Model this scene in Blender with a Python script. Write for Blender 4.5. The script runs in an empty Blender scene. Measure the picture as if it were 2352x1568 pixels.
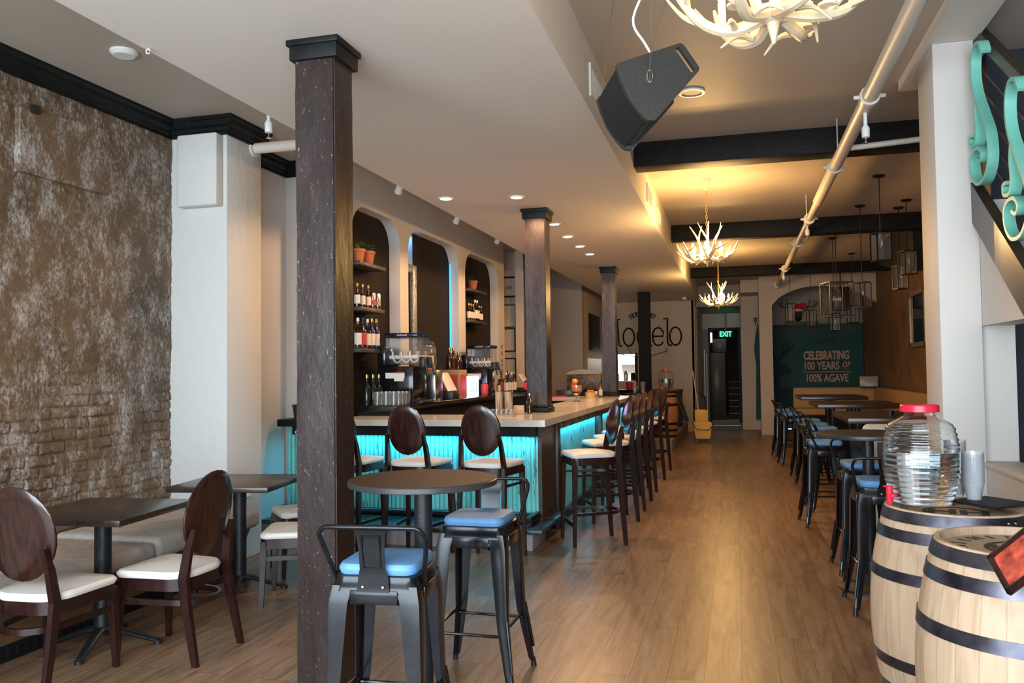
import bpy, bmesh, math, random
from mathutils import Vector, Matrix, noise
PI = math.pi
C = bpy.context.scene.collection
scn = bpy.context.scene

# ---------------------------------------------------------------- camera
cam_d = bpy.data.cameras.new('camera'); cam = bpy.data.objects.new('camera', cam_d); C.objects.link(cam)
cam_d.sensor_width = 36.0; cam_d.lens = 1898.0 / 2352 * 36; cam_d.clip_start = 0.05; cam_d.clip_end = 200
yaw, pitch, roll = math.radians(15.1218), math.radians(2.03), math.radians(0.7)
cy, sy = math.cos(yaw), math.sin(yaw)
f = Vector((-sy*math.cos(pitch), cy*math.cos(pitch), math.sin(pitch)))
r = Vector((cy, sy, 0)); u = r.cross(f)
r2 = r*math.cos(roll) - u*math.sin(roll); u2 = r*math.sin(roll) + u*math.cos(roll)
M = Matrix((r2, u2, -f)).transposed().to_4x4(); M.translation = (0, 0, 1.5)
cam.matrix_world = M
scn.camera = cam

# ---------------------------------------------------------------- world, big lights, exposure
scn.view_settings.view_transform = 'Standard'; scn.view_settings.look = 'None'
scn.view_settings.exposure = 0.40; scn.view_settings.gamma = 1; scn.view_settings.use_curve_mapping = False
w = bpy.data.worlds.new('world'); scn.world = w; w.use_nodes = True
w.node_tree.nodes['Background'].inputs[0].default_value = (0.62, 0.78, 1.0, 1)
w.node_tree.nodes['Background'].inputs[1].default_value = 1.0

def light(name, kind, loc, power, col, rot=(0, 0, 0), size=None, spot=None, radius=None, blend=.5):
    d = bpy.data.lights.new(name, kind); d.energy = power; d.color = col
    if kind == 'AREA': d.shape = 'RECTANGLE'; d.size, d.size_y = size
    if kind == 'SPOT': d.spot_size = math.radians(spot); d.spot_blend = blend
    if radius is not None: d.shadow_soft_size = radius
    o = bpy.data.objects.new(name, d); C.objects.link(o); o.location = loc; o.rotation_euler = rot
    return o
# daylight through the storefront windows behind the camera
light('storefront_daylight', 'AREA', (-1.0, -1.75, 1.75), 480, (0.77, 0.90, 1.0), (math.radians(90), 0, 0), (6.2, 2.7))

# ---------------------------------------------------------------- materials
def new(name):
    m = bpy.data.materials.new(name); m.use_nodes = True; nt = m.node_tree
    return m, nt, nt.nodes['Principled BSDF']
def N(nt, t, **k):
    n = nt.nodes.new(t)
    for a, b in k.items():
        if a in n.bl_rna.properties: setattr(n, a, b)
        else: n.inputs[a.replace('_', ' ')].default_value = b
    return n
def coords(nt, scale=(1, 1, 1), rot=(0, 0, 0), src='Object'):
    tc = N(nt, 'ShaderNodeTexCoord'); mp = N(nt, 'ShaderNodeMapping')
    mp.inputs['Scale'].default_value = scale; mp.inputs['Rotation'].default_value = rot
    nt.links.new(tc.outputs[src], mp.inputs[0]); return mp.outputs[0]
def ramp(nt, fac, stops):
    n = N(nt, 'ShaderNodeValToRGB'); e = n.color_ramp.elements
    while len(e) < len(stops): e.new(0.5)
    for i, (p, c) in enumerate(stops): e[i].position = p; e[i].color = (*c, 1)
    nt.links.new(fac, n.inputs[0]); return n.outputs[0]
def mixc(nt, fac, a, b, mode='MIX'):
    n = N(nt, 'ShaderNodeMix', data_type='RGBA', blend_type=mode)
    for s, v in ((n.inputs[0], fac), (n.inputs[6], a), (n.inputs[7], b)):
        if hasattr(v, 'is_output'): nt.links.new(v, s)
        else: s.default_value = v if isinstance(v, (int, float)) else (*v, 1)
    return n.outputs[2]
def bump(nt, p, h, strength=.3, dist=.01):
    b = N(nt, 'ShaderNodeBump'); b.inputs['Strength'].default_value = strength; b.inputs['Distance'].default_value = dist
    nt.links.new(h, b.inputs['Height']); nt.links.new(b.outputs[0], p.inputs['Normal'])
def plain(name, col, rough=.5, metal=0, noise_s=0, var=.12, bmp=0, coat=0, spec=None, emit=None, es=0):
    m, nt, p = new(name)
    p.inputs['Base Color'].default_value = (*col, 1); p.inputs['Roughness'].default_value = rough; p.inputs['Metallic'].default_value = metal
    if coat: p.inputs['Coat Weight'].default_value = coat; p.inputs['Coat Roughness'].default_value = .12
    if spec is not None: p.inputs['Specular IOR Level'].default_value = spec
    if emit: p.inputs['Emission Color'].default_value = (*emit, 1); p.inputs['Emission Strength'].default_value = es
    if noise_s:
        n = N(nt, 'ShaderNodeTexNoise', Scale=noise_s, Detail=5.0); nt.links.new(coords(nt), n.inputs[0])
        c = ramp(nt, n.outputs[0], [(.3, tuple(v*(1-var) for v in col)), (.7, tuple(min(1, v*(1+var)) for v in col))])
        nt.links.new(c, p.inputs['Base Color'])
        if bmp: bump(nt, p, n.outputs[0], bmp, .01)
    return m
def wood(name, dark, lite, scale=(6, 6, 1.2), rough=.3, coat=.3, bmp=.05, ns=3.0, dist=3.0):
    m, nt, p = new(name)
    v = coords(nt, scale)
    n = N(nt, 'ShaderNodeTexNoise', Scale=ns, Detail=8.0, Distortion=dist); nt.links.new(v, n.inputs[0])
    n2 = N(nt, 'ShaderNodeTexNoise', Scale=ns*9, Detail=4.0, Distortion=.5); nt.links.new(v, n2.inputs[0])
    mid = tuple((a+b)/2 for a, b in zip(dark, lite))
    c = ramp(nt, n.outputs[0], [(.3, dark), (.5, mid), (.68, lite)])
    c2 = mixc(nt, .25, c, ramp(nt, n2.outputs[0], [(.35, dark), (.65, lite)]))
    nt.links.new(c2, p.inputs['Base Color']); p.inputs['Roughness'].default_value = rough
    p.inputs['Coat Weight'].default_value = coat; p.inputs['Coat Roughness'].default_value = .15
    bump(nt, p, n2.outputs[0], bmp, .005)
    return m
def emis(name, col, s):
    return plain(name, tuple(min(1, c) for c in col), .5, emit=col, es=s)
def glass(name, col=(1, 1, 1), rough=0.0, ior=1.45):
    m, nt, p = new(name); p.inputs['Base Color'].default_value = (*col, 1); p.inputs['Roughness'].default_value = rough
    p.inputs['Transmission Weight'].default_value = 1; p.inputs['IOR'].default_value = ior; return m

M_grey = plain('warm_grey_paint', (.36, .315, .265), .6)
M_rear = plain('rear_tan', (.60, .49, .385), .6, noise_s=1.3, var=.03)  # tan tone for the rear walls and arch facade
def thin(name, col=(1, 1, 1), ior=1.35, haze=0.0, rough=.03):
    m, nt, p = new(name); nt.nodes.remove(p); out = nt.nodes['Material Output']
    t = N(nt, 'ShaderNodeBsdfTransparent'); t.inputs[0].default_value = (*col, 1); g = N(nt, 'ShaderNodeBsdfGlossy'); g.inputs['Roughness'].default_value = rough
    fr = N(nt, 'ShaderNodeLayerWeight'); pw_ = N(nt, 'ShaderNodeMath', operation='POWER'); pw_.inputs[1].default_value = 3.0; nt.links.new(fr.outputs['Facing'], pw_.inputs[0]); ml_ = N(nt, 'ShaderNodeMath', operation='MULTIPLY_ADD'); ml_.inputs[1].default_value = .7; ml_.inputs[2].default_value = .05; nt.links.new(pw_.outputs[0], ml_.inputs[0]); mx = N(nt, 'ShaderNodeMixShader')
    nt.links.new(ml_.outputs[0], mx.inputs[0]); nt.links.new(t.outputs[0], mx.inputs[1]); nt.links.new(g.outputs[0], mx.inputs[2])
    last = mx.outputs[0]
    if haze:
        d = N(nt, 'ShaderNodeBsdfDiffuse'); d.inputs[0].default_value = (.85, .87, .9, 1); m2 = N(nt, 'ShaderNodeMixShader'); m2.inputs[0].default_value = haze
        nt.links.new(last, m2.inputs[1]); nt.links.new(d.outputs[0], m2.inputs[2]); last = m2.outputs[0]
    nt.links.new(last, out.inputs[0]); return m
M_thin = thin('thin_clear_glass', (.96, .97, .97), 1.5, .04); M_cup = thin('thin_clear_plastic', (1, 1, 1), 1.3, .16)
M_paint = plain('cream_wall_paint', (.64, .60, .555), .6, noise_s=1.3, var=.03)
M_ceil = plain('ceiling_paint', (.74, .69, .62), .55, noise_s=.8, var=.02)
M_taupec = plain('taupe_ceiling', (.45, .395, .33), .55, noise_s=.8, var=.03)  # upper ceiling in one even tone, darker than the soffit
# stucco white for the pier
m, nt, p = new('white_rough_plaster'); M_plaster = m
n = N(nt, 'ShaderNodeTexNoise', Scale=14.0, Detail=8.0); nt.links.new(coords(nt), n.inputs[0])
p.inputs['Base Color'].default_value = (.66, .645, .61, 1); p.inputs['Roughness'].default_value = .55; bump(nt, p, n.outputs[0], .5, .012)
# pinkish tan brick sign wall
m, nt, p = new('pinkish_tan_brick'); M_wbrick = m
b = N(nt, 'ShaderNodeTexBrick', Scale=1.0, Color1=(.56, .45, .35, 1), Color2=(.535, .425, .33, 1), Mortar=(.49, .39, .30, 1))
b.inputs['Brick Width'].default_value = .22; b.inputs['Row Height'].default_value = .075; b.inputs['Mortar Size'].default_value = .006
nt.links.new(coords(nt, rot=(PI/2, 0, 0)), b.inputs[0]); nt.links.new(b.outputs[0], p.inputs['Base Color']); p.inputs['Roughness'].default_value = .6
bump(nt, p, b.outputs[1], -.4, .006)
# old brown brick wall with worn white paint
def oldbrick(name, base, pale, amount, brickline=False):
    m, nt, p = new(name)
    v = coords(nt, (1, 1, .6)); v1 = coords(nt)
    a = N(nt, 'ShaderNodeTexNoise', Scale=5.5, Detail=12.0, Roughness=.74, Distortion=.2); nt.links.new(v, a.inputs[0])
    bb = N(nt, 'ShaderNodeTexNoise', Scale=60.0, Detail=8.0, Roughness=.8); nt.links.new(coords(nt, (1, 1, .5)), bb.inputs[0])
    ml = N(nt, 'ShaderNodeMath', operation='MULTIPLY'); nt.links.new(a.outputs[0], ml.inputs[0]); nt.links.new(bb.outputs[0], ml.inputs[1])
    msk = ramp(nt, ml.outputs[0], [(.24 - amount, (0, 0, 0)), (.37 - amount, (.8, .8, .8))])
    big = N(nt, 'ShaderNodeTexNoise', Scale=2.2, Detail=4.0); nt.links.new(v1, big.inputs[0])
    bc = ramp(nt, big.outputs[0], [(.3, tuple(x*.62 for x in base)), (.5, base), (.7, (base[0]*1.2, base[1]*1.1, base[2]*.95))])
    col = mixc(nt, msk, bc, pale)
    nt.links.new(col, p.inputs['Base Color']); p.inputs['Roughness'].default_value = .5
    if brickline:
        br = N(nt, 'ShaderNodeTexBrick', Scale=1.0); br.inputs['Brick Width'].default_value = .22; br.inputs['Row Height'].default_value = .075
        br.inputs['Mortar Size'].default_value = .008; nt.links.new(coords(nt, rot=(PI/2, 0, PI/2)), br.inputs[0])
        ad = N(nt, 'ShaderNodeMath', operation='SUBTRACT'); nt.links.new(bb.outputs[0], ad.inputs[0]); nt.links.new(br.outputs[1], ad.inputs[1])
        bump(nt, p, ad.outputs[0], .5, .012)
    else: bump(nt, p, bb.outputs[0], .55, .012)
    return m
M_brick = oldbrick('worn_brown_brick', (.150, .090, .046), (.60, .56, .52), .008)
M_brick2 = oldbrick('brown_plastered_brick', (.20, .115, .05), (.32, .24, .15), -.04, True)
# floor planks
m, nt, p = new('brown_vinyl_planks'); M_floor = m
v = coords(nt, rot=(0, 0, PI/2))
b = N(nt, 'ShaderNodeTexBrick', Scale=1.0, offset=.37, Color1=(.0, .0, .0, 1), Color2=(1, 1, 1, 1), Mortar=(.5, .5, .5, 1))
b.inputs['Brick Width'].default_value = 1.22; b.inputs['Row Height'].default_value = .178; b.inputs['Mortar Size'].default_value = .0016; b.inputs['Mortar Smooth'].default_value = .2
nt.links.new(v, b.inputs[0])
# per plank shift of the grain
vm = N(nt, 'ShaderNodeVectorMath', operation='SCALE'); vm.inputs['Scale'].default_value = 7.0; nt.links.new(b.outputs[0], vm.inputs[0])
va = N(nt, 'ShaderNodeVectorMath', operation='ADD'); nt.links.new(coords(nt, (9, .8, 1)), va.inputs[0]); nt.links.new(vm.outputs[0], va.inputs[1])
g = N(nt, 'ShaderNodeTexNoise', Scale=1.6, Detail=9.0, Roughness=.6, Distortion=1.2); nt.links.new(va.outputs[0], g.inputs[0])
g2 = N(nt, 'ShaderNodeTexNoise', Scale=14.0, Detail=4.0); nt.links.new(va.outputs[0], g2.inputs[0])
c = ramp(nt, g.outputs[0], [(.32, (.085, .042, .022)), (.48, (.235, .132, .073)), (.68, (.38, .245, .155))])
pl = mixc(nt, .28, c, mixc(nt, b.outputs[0], (.17, .09, .048), (.40, .25, .15)))
gl = mixc(nt, .16, pl, ramp(nt, g2.outputs[0], [(.35, (.08, .05, .03)), (.65, (.38, .27, .18))]))
fin = mixc(nt, b.outputs[1], gl, (.06, .035, .02))
nt.links.new(fin, p.inputs['Base Color']); p.inputs['Roughness'].default_value = .34; p.inputs['Specular IOR Level'].default_value = .5
bump(nt, p, b.outputs[1], -.25, .003)
M_concrete = plain('grey_concrete', (.27, .25, .23), .7, noise_s=4, var=.2, bmp=.2)
M_blackpaint = plain('black_painted_wood', (.008, .009, .009), .5, noise_s=8, var=.3, bmp=.1, spec=.2)
M_beam = wood('black_stained_beam', (.004, .004, .004), (.016, .013, .011), (1.2, 6, 6), .6, .0, .25)
M_beam.node_tree.nodes['Principled BSDF'].inputs['Specular IOR Level'].default_value = .15
# rough hewn posts with chips
def postmat(name, a, bcol, red):
    m, nt, p = new(name)
    v = coords(nt, (4, 4, 1.8))
    n1 = N(nt, 'ShaderNodeTexNoise', Scale=1.5, Detail=8.0, Roughness=.7, Distortion=.2); nt.links.new(v, n1.inputs[0])
    c = ramp(nt, n1.outputs[0], [(.3, a), (.55, bcol), (.75, red)])
    sp = N(nt, 'ShaderNodeTexNoise', Scale=75.0, Detail=6.0, Roughness=.75); nt.links.new(coords(nt, (1, 1, .4)), sp.inputs[0])
    msk = ramp(nt, sp.outputs[0], [(.635, (0, 0, 0)), (.67, (.8, .8, .8))])
    nt.links.new(mixc(nt, msk, c, (.42, .34, .28)), p.inputs['Base Color'])
    p.inputs['Roughness'].default_value = .36; p.inputs['Specular IOR Level'].default_value = .35
    n3 = N(nt, 'ShaderNodeTexNoise', Scale=16.0, Detail=6.0, Roughness=.6); nt.links.new(coords(nt, (1, 1, .5)), n3.inputs[0]); bump(nt, p, n3.outputs[0], .3, .012); return m
M_post = postmat('dark_hewn_post', (.016, .009, .008), (.030, .017, .015), (.055, .028, .022))
M_post2 = postmat('reddish_hewn_post', (.012, .008, .007), (.034, .019, .015), (.12, .05, .022))
M_mahog = wood('dark_mahogany', (.010, .003, .0025), (.032, .009, .007), (7, 7, 1.0), .3, .15, .03)
M_mahog2 = wood('mahogany_back', (.010, .003, .0025), (.052, .016, .011), (5, 5, .7), .22, .6, .03, 2.2, 4)
M_cream = plain('cream_vinyl', (.80, .76, .69), .38, noise_s=30, var=.02, bmp=.03)
M_blkmetal = plain('gloss_black_metal', (.010, .011, .014), .2, .3, noise_s=20, var=.35, spec=.55)
M_iron = plain('black_cast_iron', (.014, .017, .020), .4, .2, noise_s=40, var=.2, bmp=.15)
M_bluevinyl = plain('blue_vinyl', (.125, .30, .56), .5, noise_s=25, var=.05)
M_tabledark = wood('dark_table_top', (.016, .010, .007), (.050, .031, .021), (2, 8, 2), .3, .15, .02)
M_tablebrown = wood('brown_laminate', (.030, .012, .006), (.058, .025, .012), (1.5, 10, 2), .55, 0, .02)
M_tablebrown.node_tree.nodes['Principled BSDF'].inputs['Specular IOR Level'].default_value = .2
M_edge = plain('black_edge_band', (.035, .036, .04), .35)
# counter stone
m, nt, p = new('pale_quartz_counter'); M_quartz = m
n1 = N(nt, 'ShaderNodeTexNoise', Scale=3.0, Detail=6.0, Distortion=2.0); nt.links.new(coords(nt, (.35, 2.2, 1)), n1.inputs[0])
nt.links.new(ramp(nt, n1.outputs[0], [(.35, (.66, .60, .52)), (.6, (.80, .75, .68))]), p.inputs['Base Color']); p.inputs['Roughness'].default_value = .14
M_blackstone = plain('black_counter', (.012, .011, .011), .15, noise_s=30, var=.4, coat=.3)
# turquoise beadboard
m, nt, p = new('distressed_turquoise_boards'); M_turq = m
n1 = N(nt, 'ShaderNodeTexNoise', Scale=7.0, Detail=5.0, Roughness=.6, Distortion=.3); nt.links.new(coords(nt, (5, 5, .8)), n1.inputs[0])
msk = ramp(nt, n1.outputs[0], [(.615, (0, 0, 0)), (.65, (.9, .9, .9))])
n2 = N(nt, 'ShaderNodeTexNoise', Scale=2.0, Detail=3.0); nt.links.new(coords(nt), n2.inputs[0])
bc = ramp(nt, n2.outputs[0], [(.35, (.17, .62, .56)), (.65, (.25, .74, .66))])
nt.links.new(mixc(nt, msk, bc, (.10, .10, .085)), p.inputs['Base Color']); p.inputs['Roughness'].default_value = .45
M_darkwood = wood('weathered_dark_wood', (.018, .013, .010), (.07, .045, .03), (5, 5, 1.2), .5, .1, .2)
M_slate = plain('dark_slate', (.035, .045, .05), .3, noise_s=7, var=.5, bmp=.15)
M_pinkgrey = plain('pinkish_grey_plinth', (.38, .34, .34), .6, noise_s=5, var=.06)
M_fabric = plain('grey_beige_suede', (.47, .42, .37), .9, noise_s=16, var=.14, bmp=.1)
M_tan = plain('tan_upholstery', (.47, .31, .15), .75, noise_s=20, var=.08, bmp=.08)
M_creamup = plain('cream_upholstery', (.62, .56, .50), .6, noise_s=20, var=.05)
M_taupe = plain('brown_taupe_panel', (.075, .055, .055), .6)
M_goldbase = plain('brown_bench_base', (.15, .085, .04), .5, noise_s=4, var=.3, bmp=.2)
M_white = plain('white_plastic', (.78, .78, .76), .35)
M_whitemetal = plain('white_painted_pipe', (.66, .60, .52), .4)
M_steel = plain('brushed_steel', (.62, .61, .60), .22, 1.0)
M_chrome = plain('chrome', (.8, .8, .8), .12, 1.0)
M_black = plain('black_plastic', (.014, .014, .015), .4)
M_blackgloss = plain('gloss_black_plastic', (.008, .008, .009), .12)
M_grille = plain('speaker_grille', (.012, .012, .013), .6, noise_s=300, var=.5, bmp=.4)
M_speaker = plain('speaker_cabinet', (.035, .036, .036), .55, noise_s=90, var=.2, bmp=.15)
M_antler = plain('antler_resin', (.62, .50, .33), .4, noise_s=9, var=.2, bmp=.1)
M_bulb = emis('warm_bulb', (1.0, .74, .40), 40)
M_candle = plain('candle_sleeve', (.75, .62, .42), .5)
M_down = emis('downlight_lens', (1.0, .66, .42), 16)
M_led = emis('cyan_led_strip', (.03, .55, 1.0), 5)
M_ledblue = emis('blue_led_strip', (.03, .42, .75), 1.3)
M_glass = glass('clear_glass')
M_plglass = glass('clear_plastic', (.97, .99, 1.0), .0, 1.38)
M_water = glass('water', (.93, .97, 1.0), 0, 1.33)
M_red = plain('red_plastic', (.80, .02, .05), .3)
M_teal = plain('turquoise_painted_iron', (.19, .56, .46), .38, noise_s=12, var=.06)
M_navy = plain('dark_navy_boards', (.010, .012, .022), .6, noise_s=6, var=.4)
M_stringer = plain('bronze_painted_stringer', (.05, .038, .026), .3, .2, noise_s=3, var=.3)
M_bar = plain('dark_bronze_bar', (.06, .045, .032), .4, .4)
m, nt, p = new('oak_staves'); M_oak = m
tc = N(nt, 'ShaderNodeTexCoord'); sp = N(nt, 'ShaderNodeSeparateXYZ'); nt.links.new(tc.outputs['Object'], sp.inputs[0])
at = N(nt, 'ShaderNodeMath', operation='ARCTAN2'); nt.links.new(sp.outputs[0], at.inputs[0]); nt.links.new(sp.outputs[1], at.inputs[1])
cx = N(nt, 'ShaderNodeCombineXYZ'); nt.links.new(sp.outputs[2], cx.inputs[0]); nt.links.new(at.outputs[0], cx.inputs[1])
b = N(nt, 'ShaderNodeTexBrick', Scale=1.0, Color1=(.47, .32, .20, 1), Color2=(.60, .43, .29, 1), Mortar=(.28, .17, .10, 1), offset=.0)
b.inputs['Brick Width'].default_value = 9.0; b.inputs['Row Height'].default_value = .2244; b.inputs['Mortar Size'].default_value = .006
nt.links.new(cx.outputs[0], b.inputs[0])
n1 = N(nt, 'ShaderNodeTexNoise', Scale=2.0, Detail=8.0, Distortion=.8); nt.links.new(coords(nt, (9, 9, 1.3)), n1.inputs[0])
c = mixc(nt, .6, b.outputs[0], ramp(nt, n1.outputs[0], [(.3, (.38, .25, .15)), (.55, (.56, .40, .265)), (.75, (.64, .47, .32))]))
st = N(nt, 'ShaderNodeTexNoise', Scale=5.0, Detail=4.0); nt.links.new(coords(nt, (2, 2, .8)), st.inputs[0])
c = mixc(nt, ramp(nt, st.outputs[0], [(.64, (0, 0, 0)), (.74, (.55, .55, .55))]), c, (.14, .10, .075))
nt.links.new(c, p.inputs['Base Color']); p.inputs['Roughness'].default_value = .6; bump(nt, p, b.outputs[1], -.3, .004)
M_oakhead = wood('oak_head', (.30, .20, .125), (.50, .37, .25), (1, 8, 1), .6, 0, .1)
M_stave_dark = wood('amber_oak_staves', (.22, .09, .03), (.42, .20, .07), (9, 9, 1.3), .5, .1, .1)
M_hoop = plain('galvanised_hoop', (.11, .105, .13), .33, .8, noise_s=9, var=.6, bmp=.08)
M_hoopdark = plain('dark_hoop', (.015, .015, .018), .35, .5, noise_s=9, var=.5)
M_ink = plain('black_ink', (.045, .036, .03), .7)
M_yellow = plain('yellow_plastic', (.72, .40, .015), .42)
M_banner = plain('teal_banner', (.010, .075, .070), .7, noise_s=1.5, var=.15)
M_bannertext = plain('salmon_print', (.66, .40, .28), .7)
M_bannerdark = plain('dark_print', (.005, .022, .022), .7)
M_bannerred = plain('red_print', (.22, .02, .03), .7)
M_neon = plain('unlit_neon_tube', (.006, .007, .014), .4, spec=.2)
M_paper = plain('paper', (.62, .54, .46), .7)
M_frameblk = plain('black_frame', (.008, .008, .009), .35)
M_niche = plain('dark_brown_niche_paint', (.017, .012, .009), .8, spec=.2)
M_terra = plain('terracotta', (.34, .09, .03), .7)
M_leaf = plain('plant_leaf', (.05, .14, .03), .5)
M_amber = plain('dark_spirit_glass', (.035, .008, .004), .08, coat=.6)
M_clearb = glass('bottle_glass', (.9, .95, .95))
M_greenb = plain('dark_green_bottle', (.01, .016, .01), .1)
M_blueb = plain('dark_blue_glass', (.008, .018, .10), .1)
M_label = plain('cream_label', (.70, .62, .52), .6)
M_labelred = plain('red_label', (.55, .05, .04), .5)
M_gold = plain('gold_foil', (.65, .42, .12), .3, .8)
M_honey = glass('golden_liquid', (.95, .80, .35), 0, 1.4)
M_pinewood = plain('blond_wood', (.62, .40, .22), .5, noise_s=20, var=.1)
M_exit = emis('green_exit', (.02, 1.0, .25), 4)
M_kit = plain('white_kitchen_wall', (.8, .8, .8), .5)
M_silver = plain('ornate_silver', (.42, .42, .42), .3, .8, noise_s=50, var=.6, bmp=.8)
M_mirror = plain('dark_mirror', (.03, .028, .026), .05, .6)
M_goldframe = plain('antique_gilt', (.45, .36, .25), .35, .7, noise_s=60, var=.4, bmp=.6)
M_ledtint = plain('led_tinted_wall', (.35, .48, .62), .6)  # pale panel with the blue LED light put into its colour

# ---------------------------------------------------------------- mesh helpers
class B:
    def __init__(s): s.bm = bmesh.new()
    def box(s, x0, x1, y0, y1, z0, z1, bev=0, seg=2, rot=None, at=(0, 0, 0)):
        t = bmesh.new(); bmesh.ops.create_cube(t, size=1)
        for v in t.verts: v.co = Vector(((x0+x1)/2 + v.co.x*(x1-x0), (y0+y1)/2 + v.co.y*(y1-y0), (z0+z1)/2 + v.co.z*(z1-z0)))
        if bev: bmesh.ops.bevel(t, geom=t.edges[:], offset=bev, segments=seg, affect='EDGES', profile=.5)
        return s.add(t, rot, at)
    def add(s, t, rot=None, at=(0, 0, 0)):
        if rot is not None: bmesh.ops.transform(t, matrix=Matrix.Translation(at) @ rot.to_4x4(), verts=t.verts)
        elif tuple(at) != (0, 0, 0): bmesh.ops.translate(t, vec=at, verts=t.verts)
        me = bpy.data.meshes.new('t'); t.to_mesh(me); t.free(); s.bm.from_mesh(me); bpy.data.meshes.remove(me); return s
    def prism(s, poly, h0, h1, plane='xy', bev=0):
        # poly in a plane, extruded along the remaining axis from h0 to h1
        t = bmesh.new()
        def P(a, b, h): return {'xy': (a, b, h), 'xz': (a, h, b), 'yz': (h, a, b)}[plane]
        lo = [t.verts.new(P(a, b, h0)) for a, b in poly]; hi = [t.verts.new(P(a, b, h1)) for a, b in poly]
        t.faces.new(lo); t.faces.new(hi[::-1])
        n = len(poly)
        for i in range(n): t.faces.new((lo[i], hi[i], hi[(i+1) % n], lo[(i+1) % n]))
        bmesh.ops.recalc_face_normals(t, faces=t.faces[:])
        bmesh.ops.triangulate(t, faces=[q for q in t.faces if len(q.verts) > 4])
        if bev: bmesh.ops.bevel(t, geom=[e for e in t.edges if e.calc_face_angle(0) > .9], offset=bev, segments=2, affect='EDGES')
        return s.add(t)
    def cyl(s, p0, p1, r0, r1=None, n=16): return s.tube([p0, p1], [r0, r0 if r1 is None else r1], n)
    def tube(s, pts, r, n=10, closed=False, flat=None):
        pts = [Vector(p) for p in pts]; t = bmesh.new(); rings = []; L = len(pts)
        rr = r if isinstance(r, (list, tuple)) else [r]*L
        up = None
        for i, p in enumerate(pts):
            a = pts[(i-1) % L] if (closed or i) else pts[0]; b2 = pts[(i+1) % L] if (closed or i < L-1) else pts[-1]
            d = (b2-a).normalized()
            if up is None: up = Vector((0, 0, 1)) if abs(d.z) < .9 else Vector((1, 0, 0))
            sd = d.cross(up)
            if sd.length < 1e-4: sd = d.cross(Vector((0, 1, 0)))
            sd.normalize(); up2 = sd.cross(d).normalized(); up = up2
            fl = flat or (1, 1)
            rings.append([t.verts.new(p + (sd*math.cos(k*2*PI/n)*fl[0] + up2*math.sin(k*2*PI/n)*fl[1])*rr[i]) for k in range(n)])
        m = L if closed else L-1
        for i in range(m):
            A, D = rings[i], rings[(i+1) % L]
            for k in range(n): t.faces.new((A[k], A[(k+1) % n], D[(k+1) % n], D[k]))
        if not closed: t.faces.new(rings[0][::-1]); t.faces.new(rings[-1])
        bmesh.ops.recalc_face_normals(t, faces=t.faces[:]); return s.add(t)
    def lathe(s, prof, n=32, at=(0, 0, 0), close=True):
        t = bmesh.new(); rings = []
        for rad, z in prof:
            if rad < 1e-5: rings.append([t.verts.new((0, 0, z))])
            else: rings.append([t.verts.new((rad*math.cos(k*2*PI/n), rad*math.sin(k*2*PI/n), z)) for k in range(n)])
        for A, D in zip(rings, rings[1:]):
            for k in range(n):
                k2 = (k+1) % n
                if len(A) == 1 and len(D) == 1: continue
                if len(A) == 1: t.faces.new((A[0], D[k2], D[k]))
                elif len(D) == 1: t.faces.new((A[k], A[k2], D[0]))
                else: t.faces.new((A[k], A[k2], D[k2], D[k]))
        if close:
            if len(rings[0]) > 1: t.faces.new(rings[0][::-1])
            if len(rings[-1]) > 1: t.faces.new(rings[-1])
        bmesh.ops.recalc_face_normals(t, faces=t.faces[:]); return s.add(t, None, at)
    def build(s, name, mat, parent=None, smooth=40):
        me = bpy.data.meshes.new(name); s.bm.to_mesh(me); s.bm.free()
        me.materials.append(mat)
        if smooth:
            me.polygons.foreach_set('use_smooth', [True]*len(me.polygons)); me.set_sharp_from_angle(angle=math.radians(smooth))
        o = bpy.data.objects.new(name, me); C.objects.link(o)
        if parent: o.parent = parent
        return o
def thing(name, label, cat, loc=(0, 0, 0), rotz=0, group=None):
    o = bpy.data.objects.new(name, None); C.objects.link(o); o.empty_display_size = .1
    o.location = loc; o.rotation_euler = (0, 0, rotz); o['label'] = label; o['category'] = cat
    if group: o['group'] = group
    return o
def tag(o, label, cat, group=None, loc=None, rotz=None):
    o['label'] = label; o['category'] = cat
    if group: o['group'] = group
    if loc: o.location = loc
    if rotz is not None: o.rotation_euler = (0, 0, rotz)
    return o
def struct(o): o['kind'] = 'structure'; return o
def dup(root, loc, rotz=None, label=None, group=None, scale=None):
    q = root.copy(); C.objects.link(q); q.location = loc
    if rotz is not None: q.rotation_euler = (0, 0, rotz)
    if scale: q.scale = scale
    if label: q['label'] = label
    if group: q['group'] = group
    for ch in list(root.children):
        c2 = ch.copy(); C.objects.link(c2); c2.parent = q
        for g3 in list(ch.children):
            d = g3.copy(); C.objects.link(d); d.parent = c2
    return q
def text(name, s, size, mat, parent, loc, rot, extrude=.002, align='CENTER', bold=0, sx=1, shear=0):
    cu = bpy.data.curves.new(name, 'FONT'); cu.body = s; cu.size = size; cu.extrude = extrude; cu.align_x = align; cu.offset = bold; cu.shear = shear
    cu.resolution_u = 3
    t = bpy.data.objects.new(name, cu); C.objects.link(t)
    bpy.context.view_layer.update()
    me = bpy.data.meshes.new_from_object(t.evaluated_get(bpy.context.evaluated_depsgraph_get()))
    bpy.data.objects.remove(t); me.materials.clear(); me.materials.append(mat)
    o = bpy.data.objects.new(name, me); C.objects.link(o); o.parent = parent; o.location = loc; o.rotation_euler = rot; o.scale = (sx, 1, 1)
    return o
def sb(x0, x1, y0, y1, z0, z1, name, mat, bev=0):
    return struct(B().box(x0, x1, y0, y1, z0, z1, bev).build(name, mat))
def arc(cx, cy_, rad, a0, a1, n): return [(cx+rad*math.cos(math.radians(a0+(a1-a0)*i/n)), cy_+rad*math.sin(math.radians(a0+(a1-a0)*i/n))) for i in range(n+1)]
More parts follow.
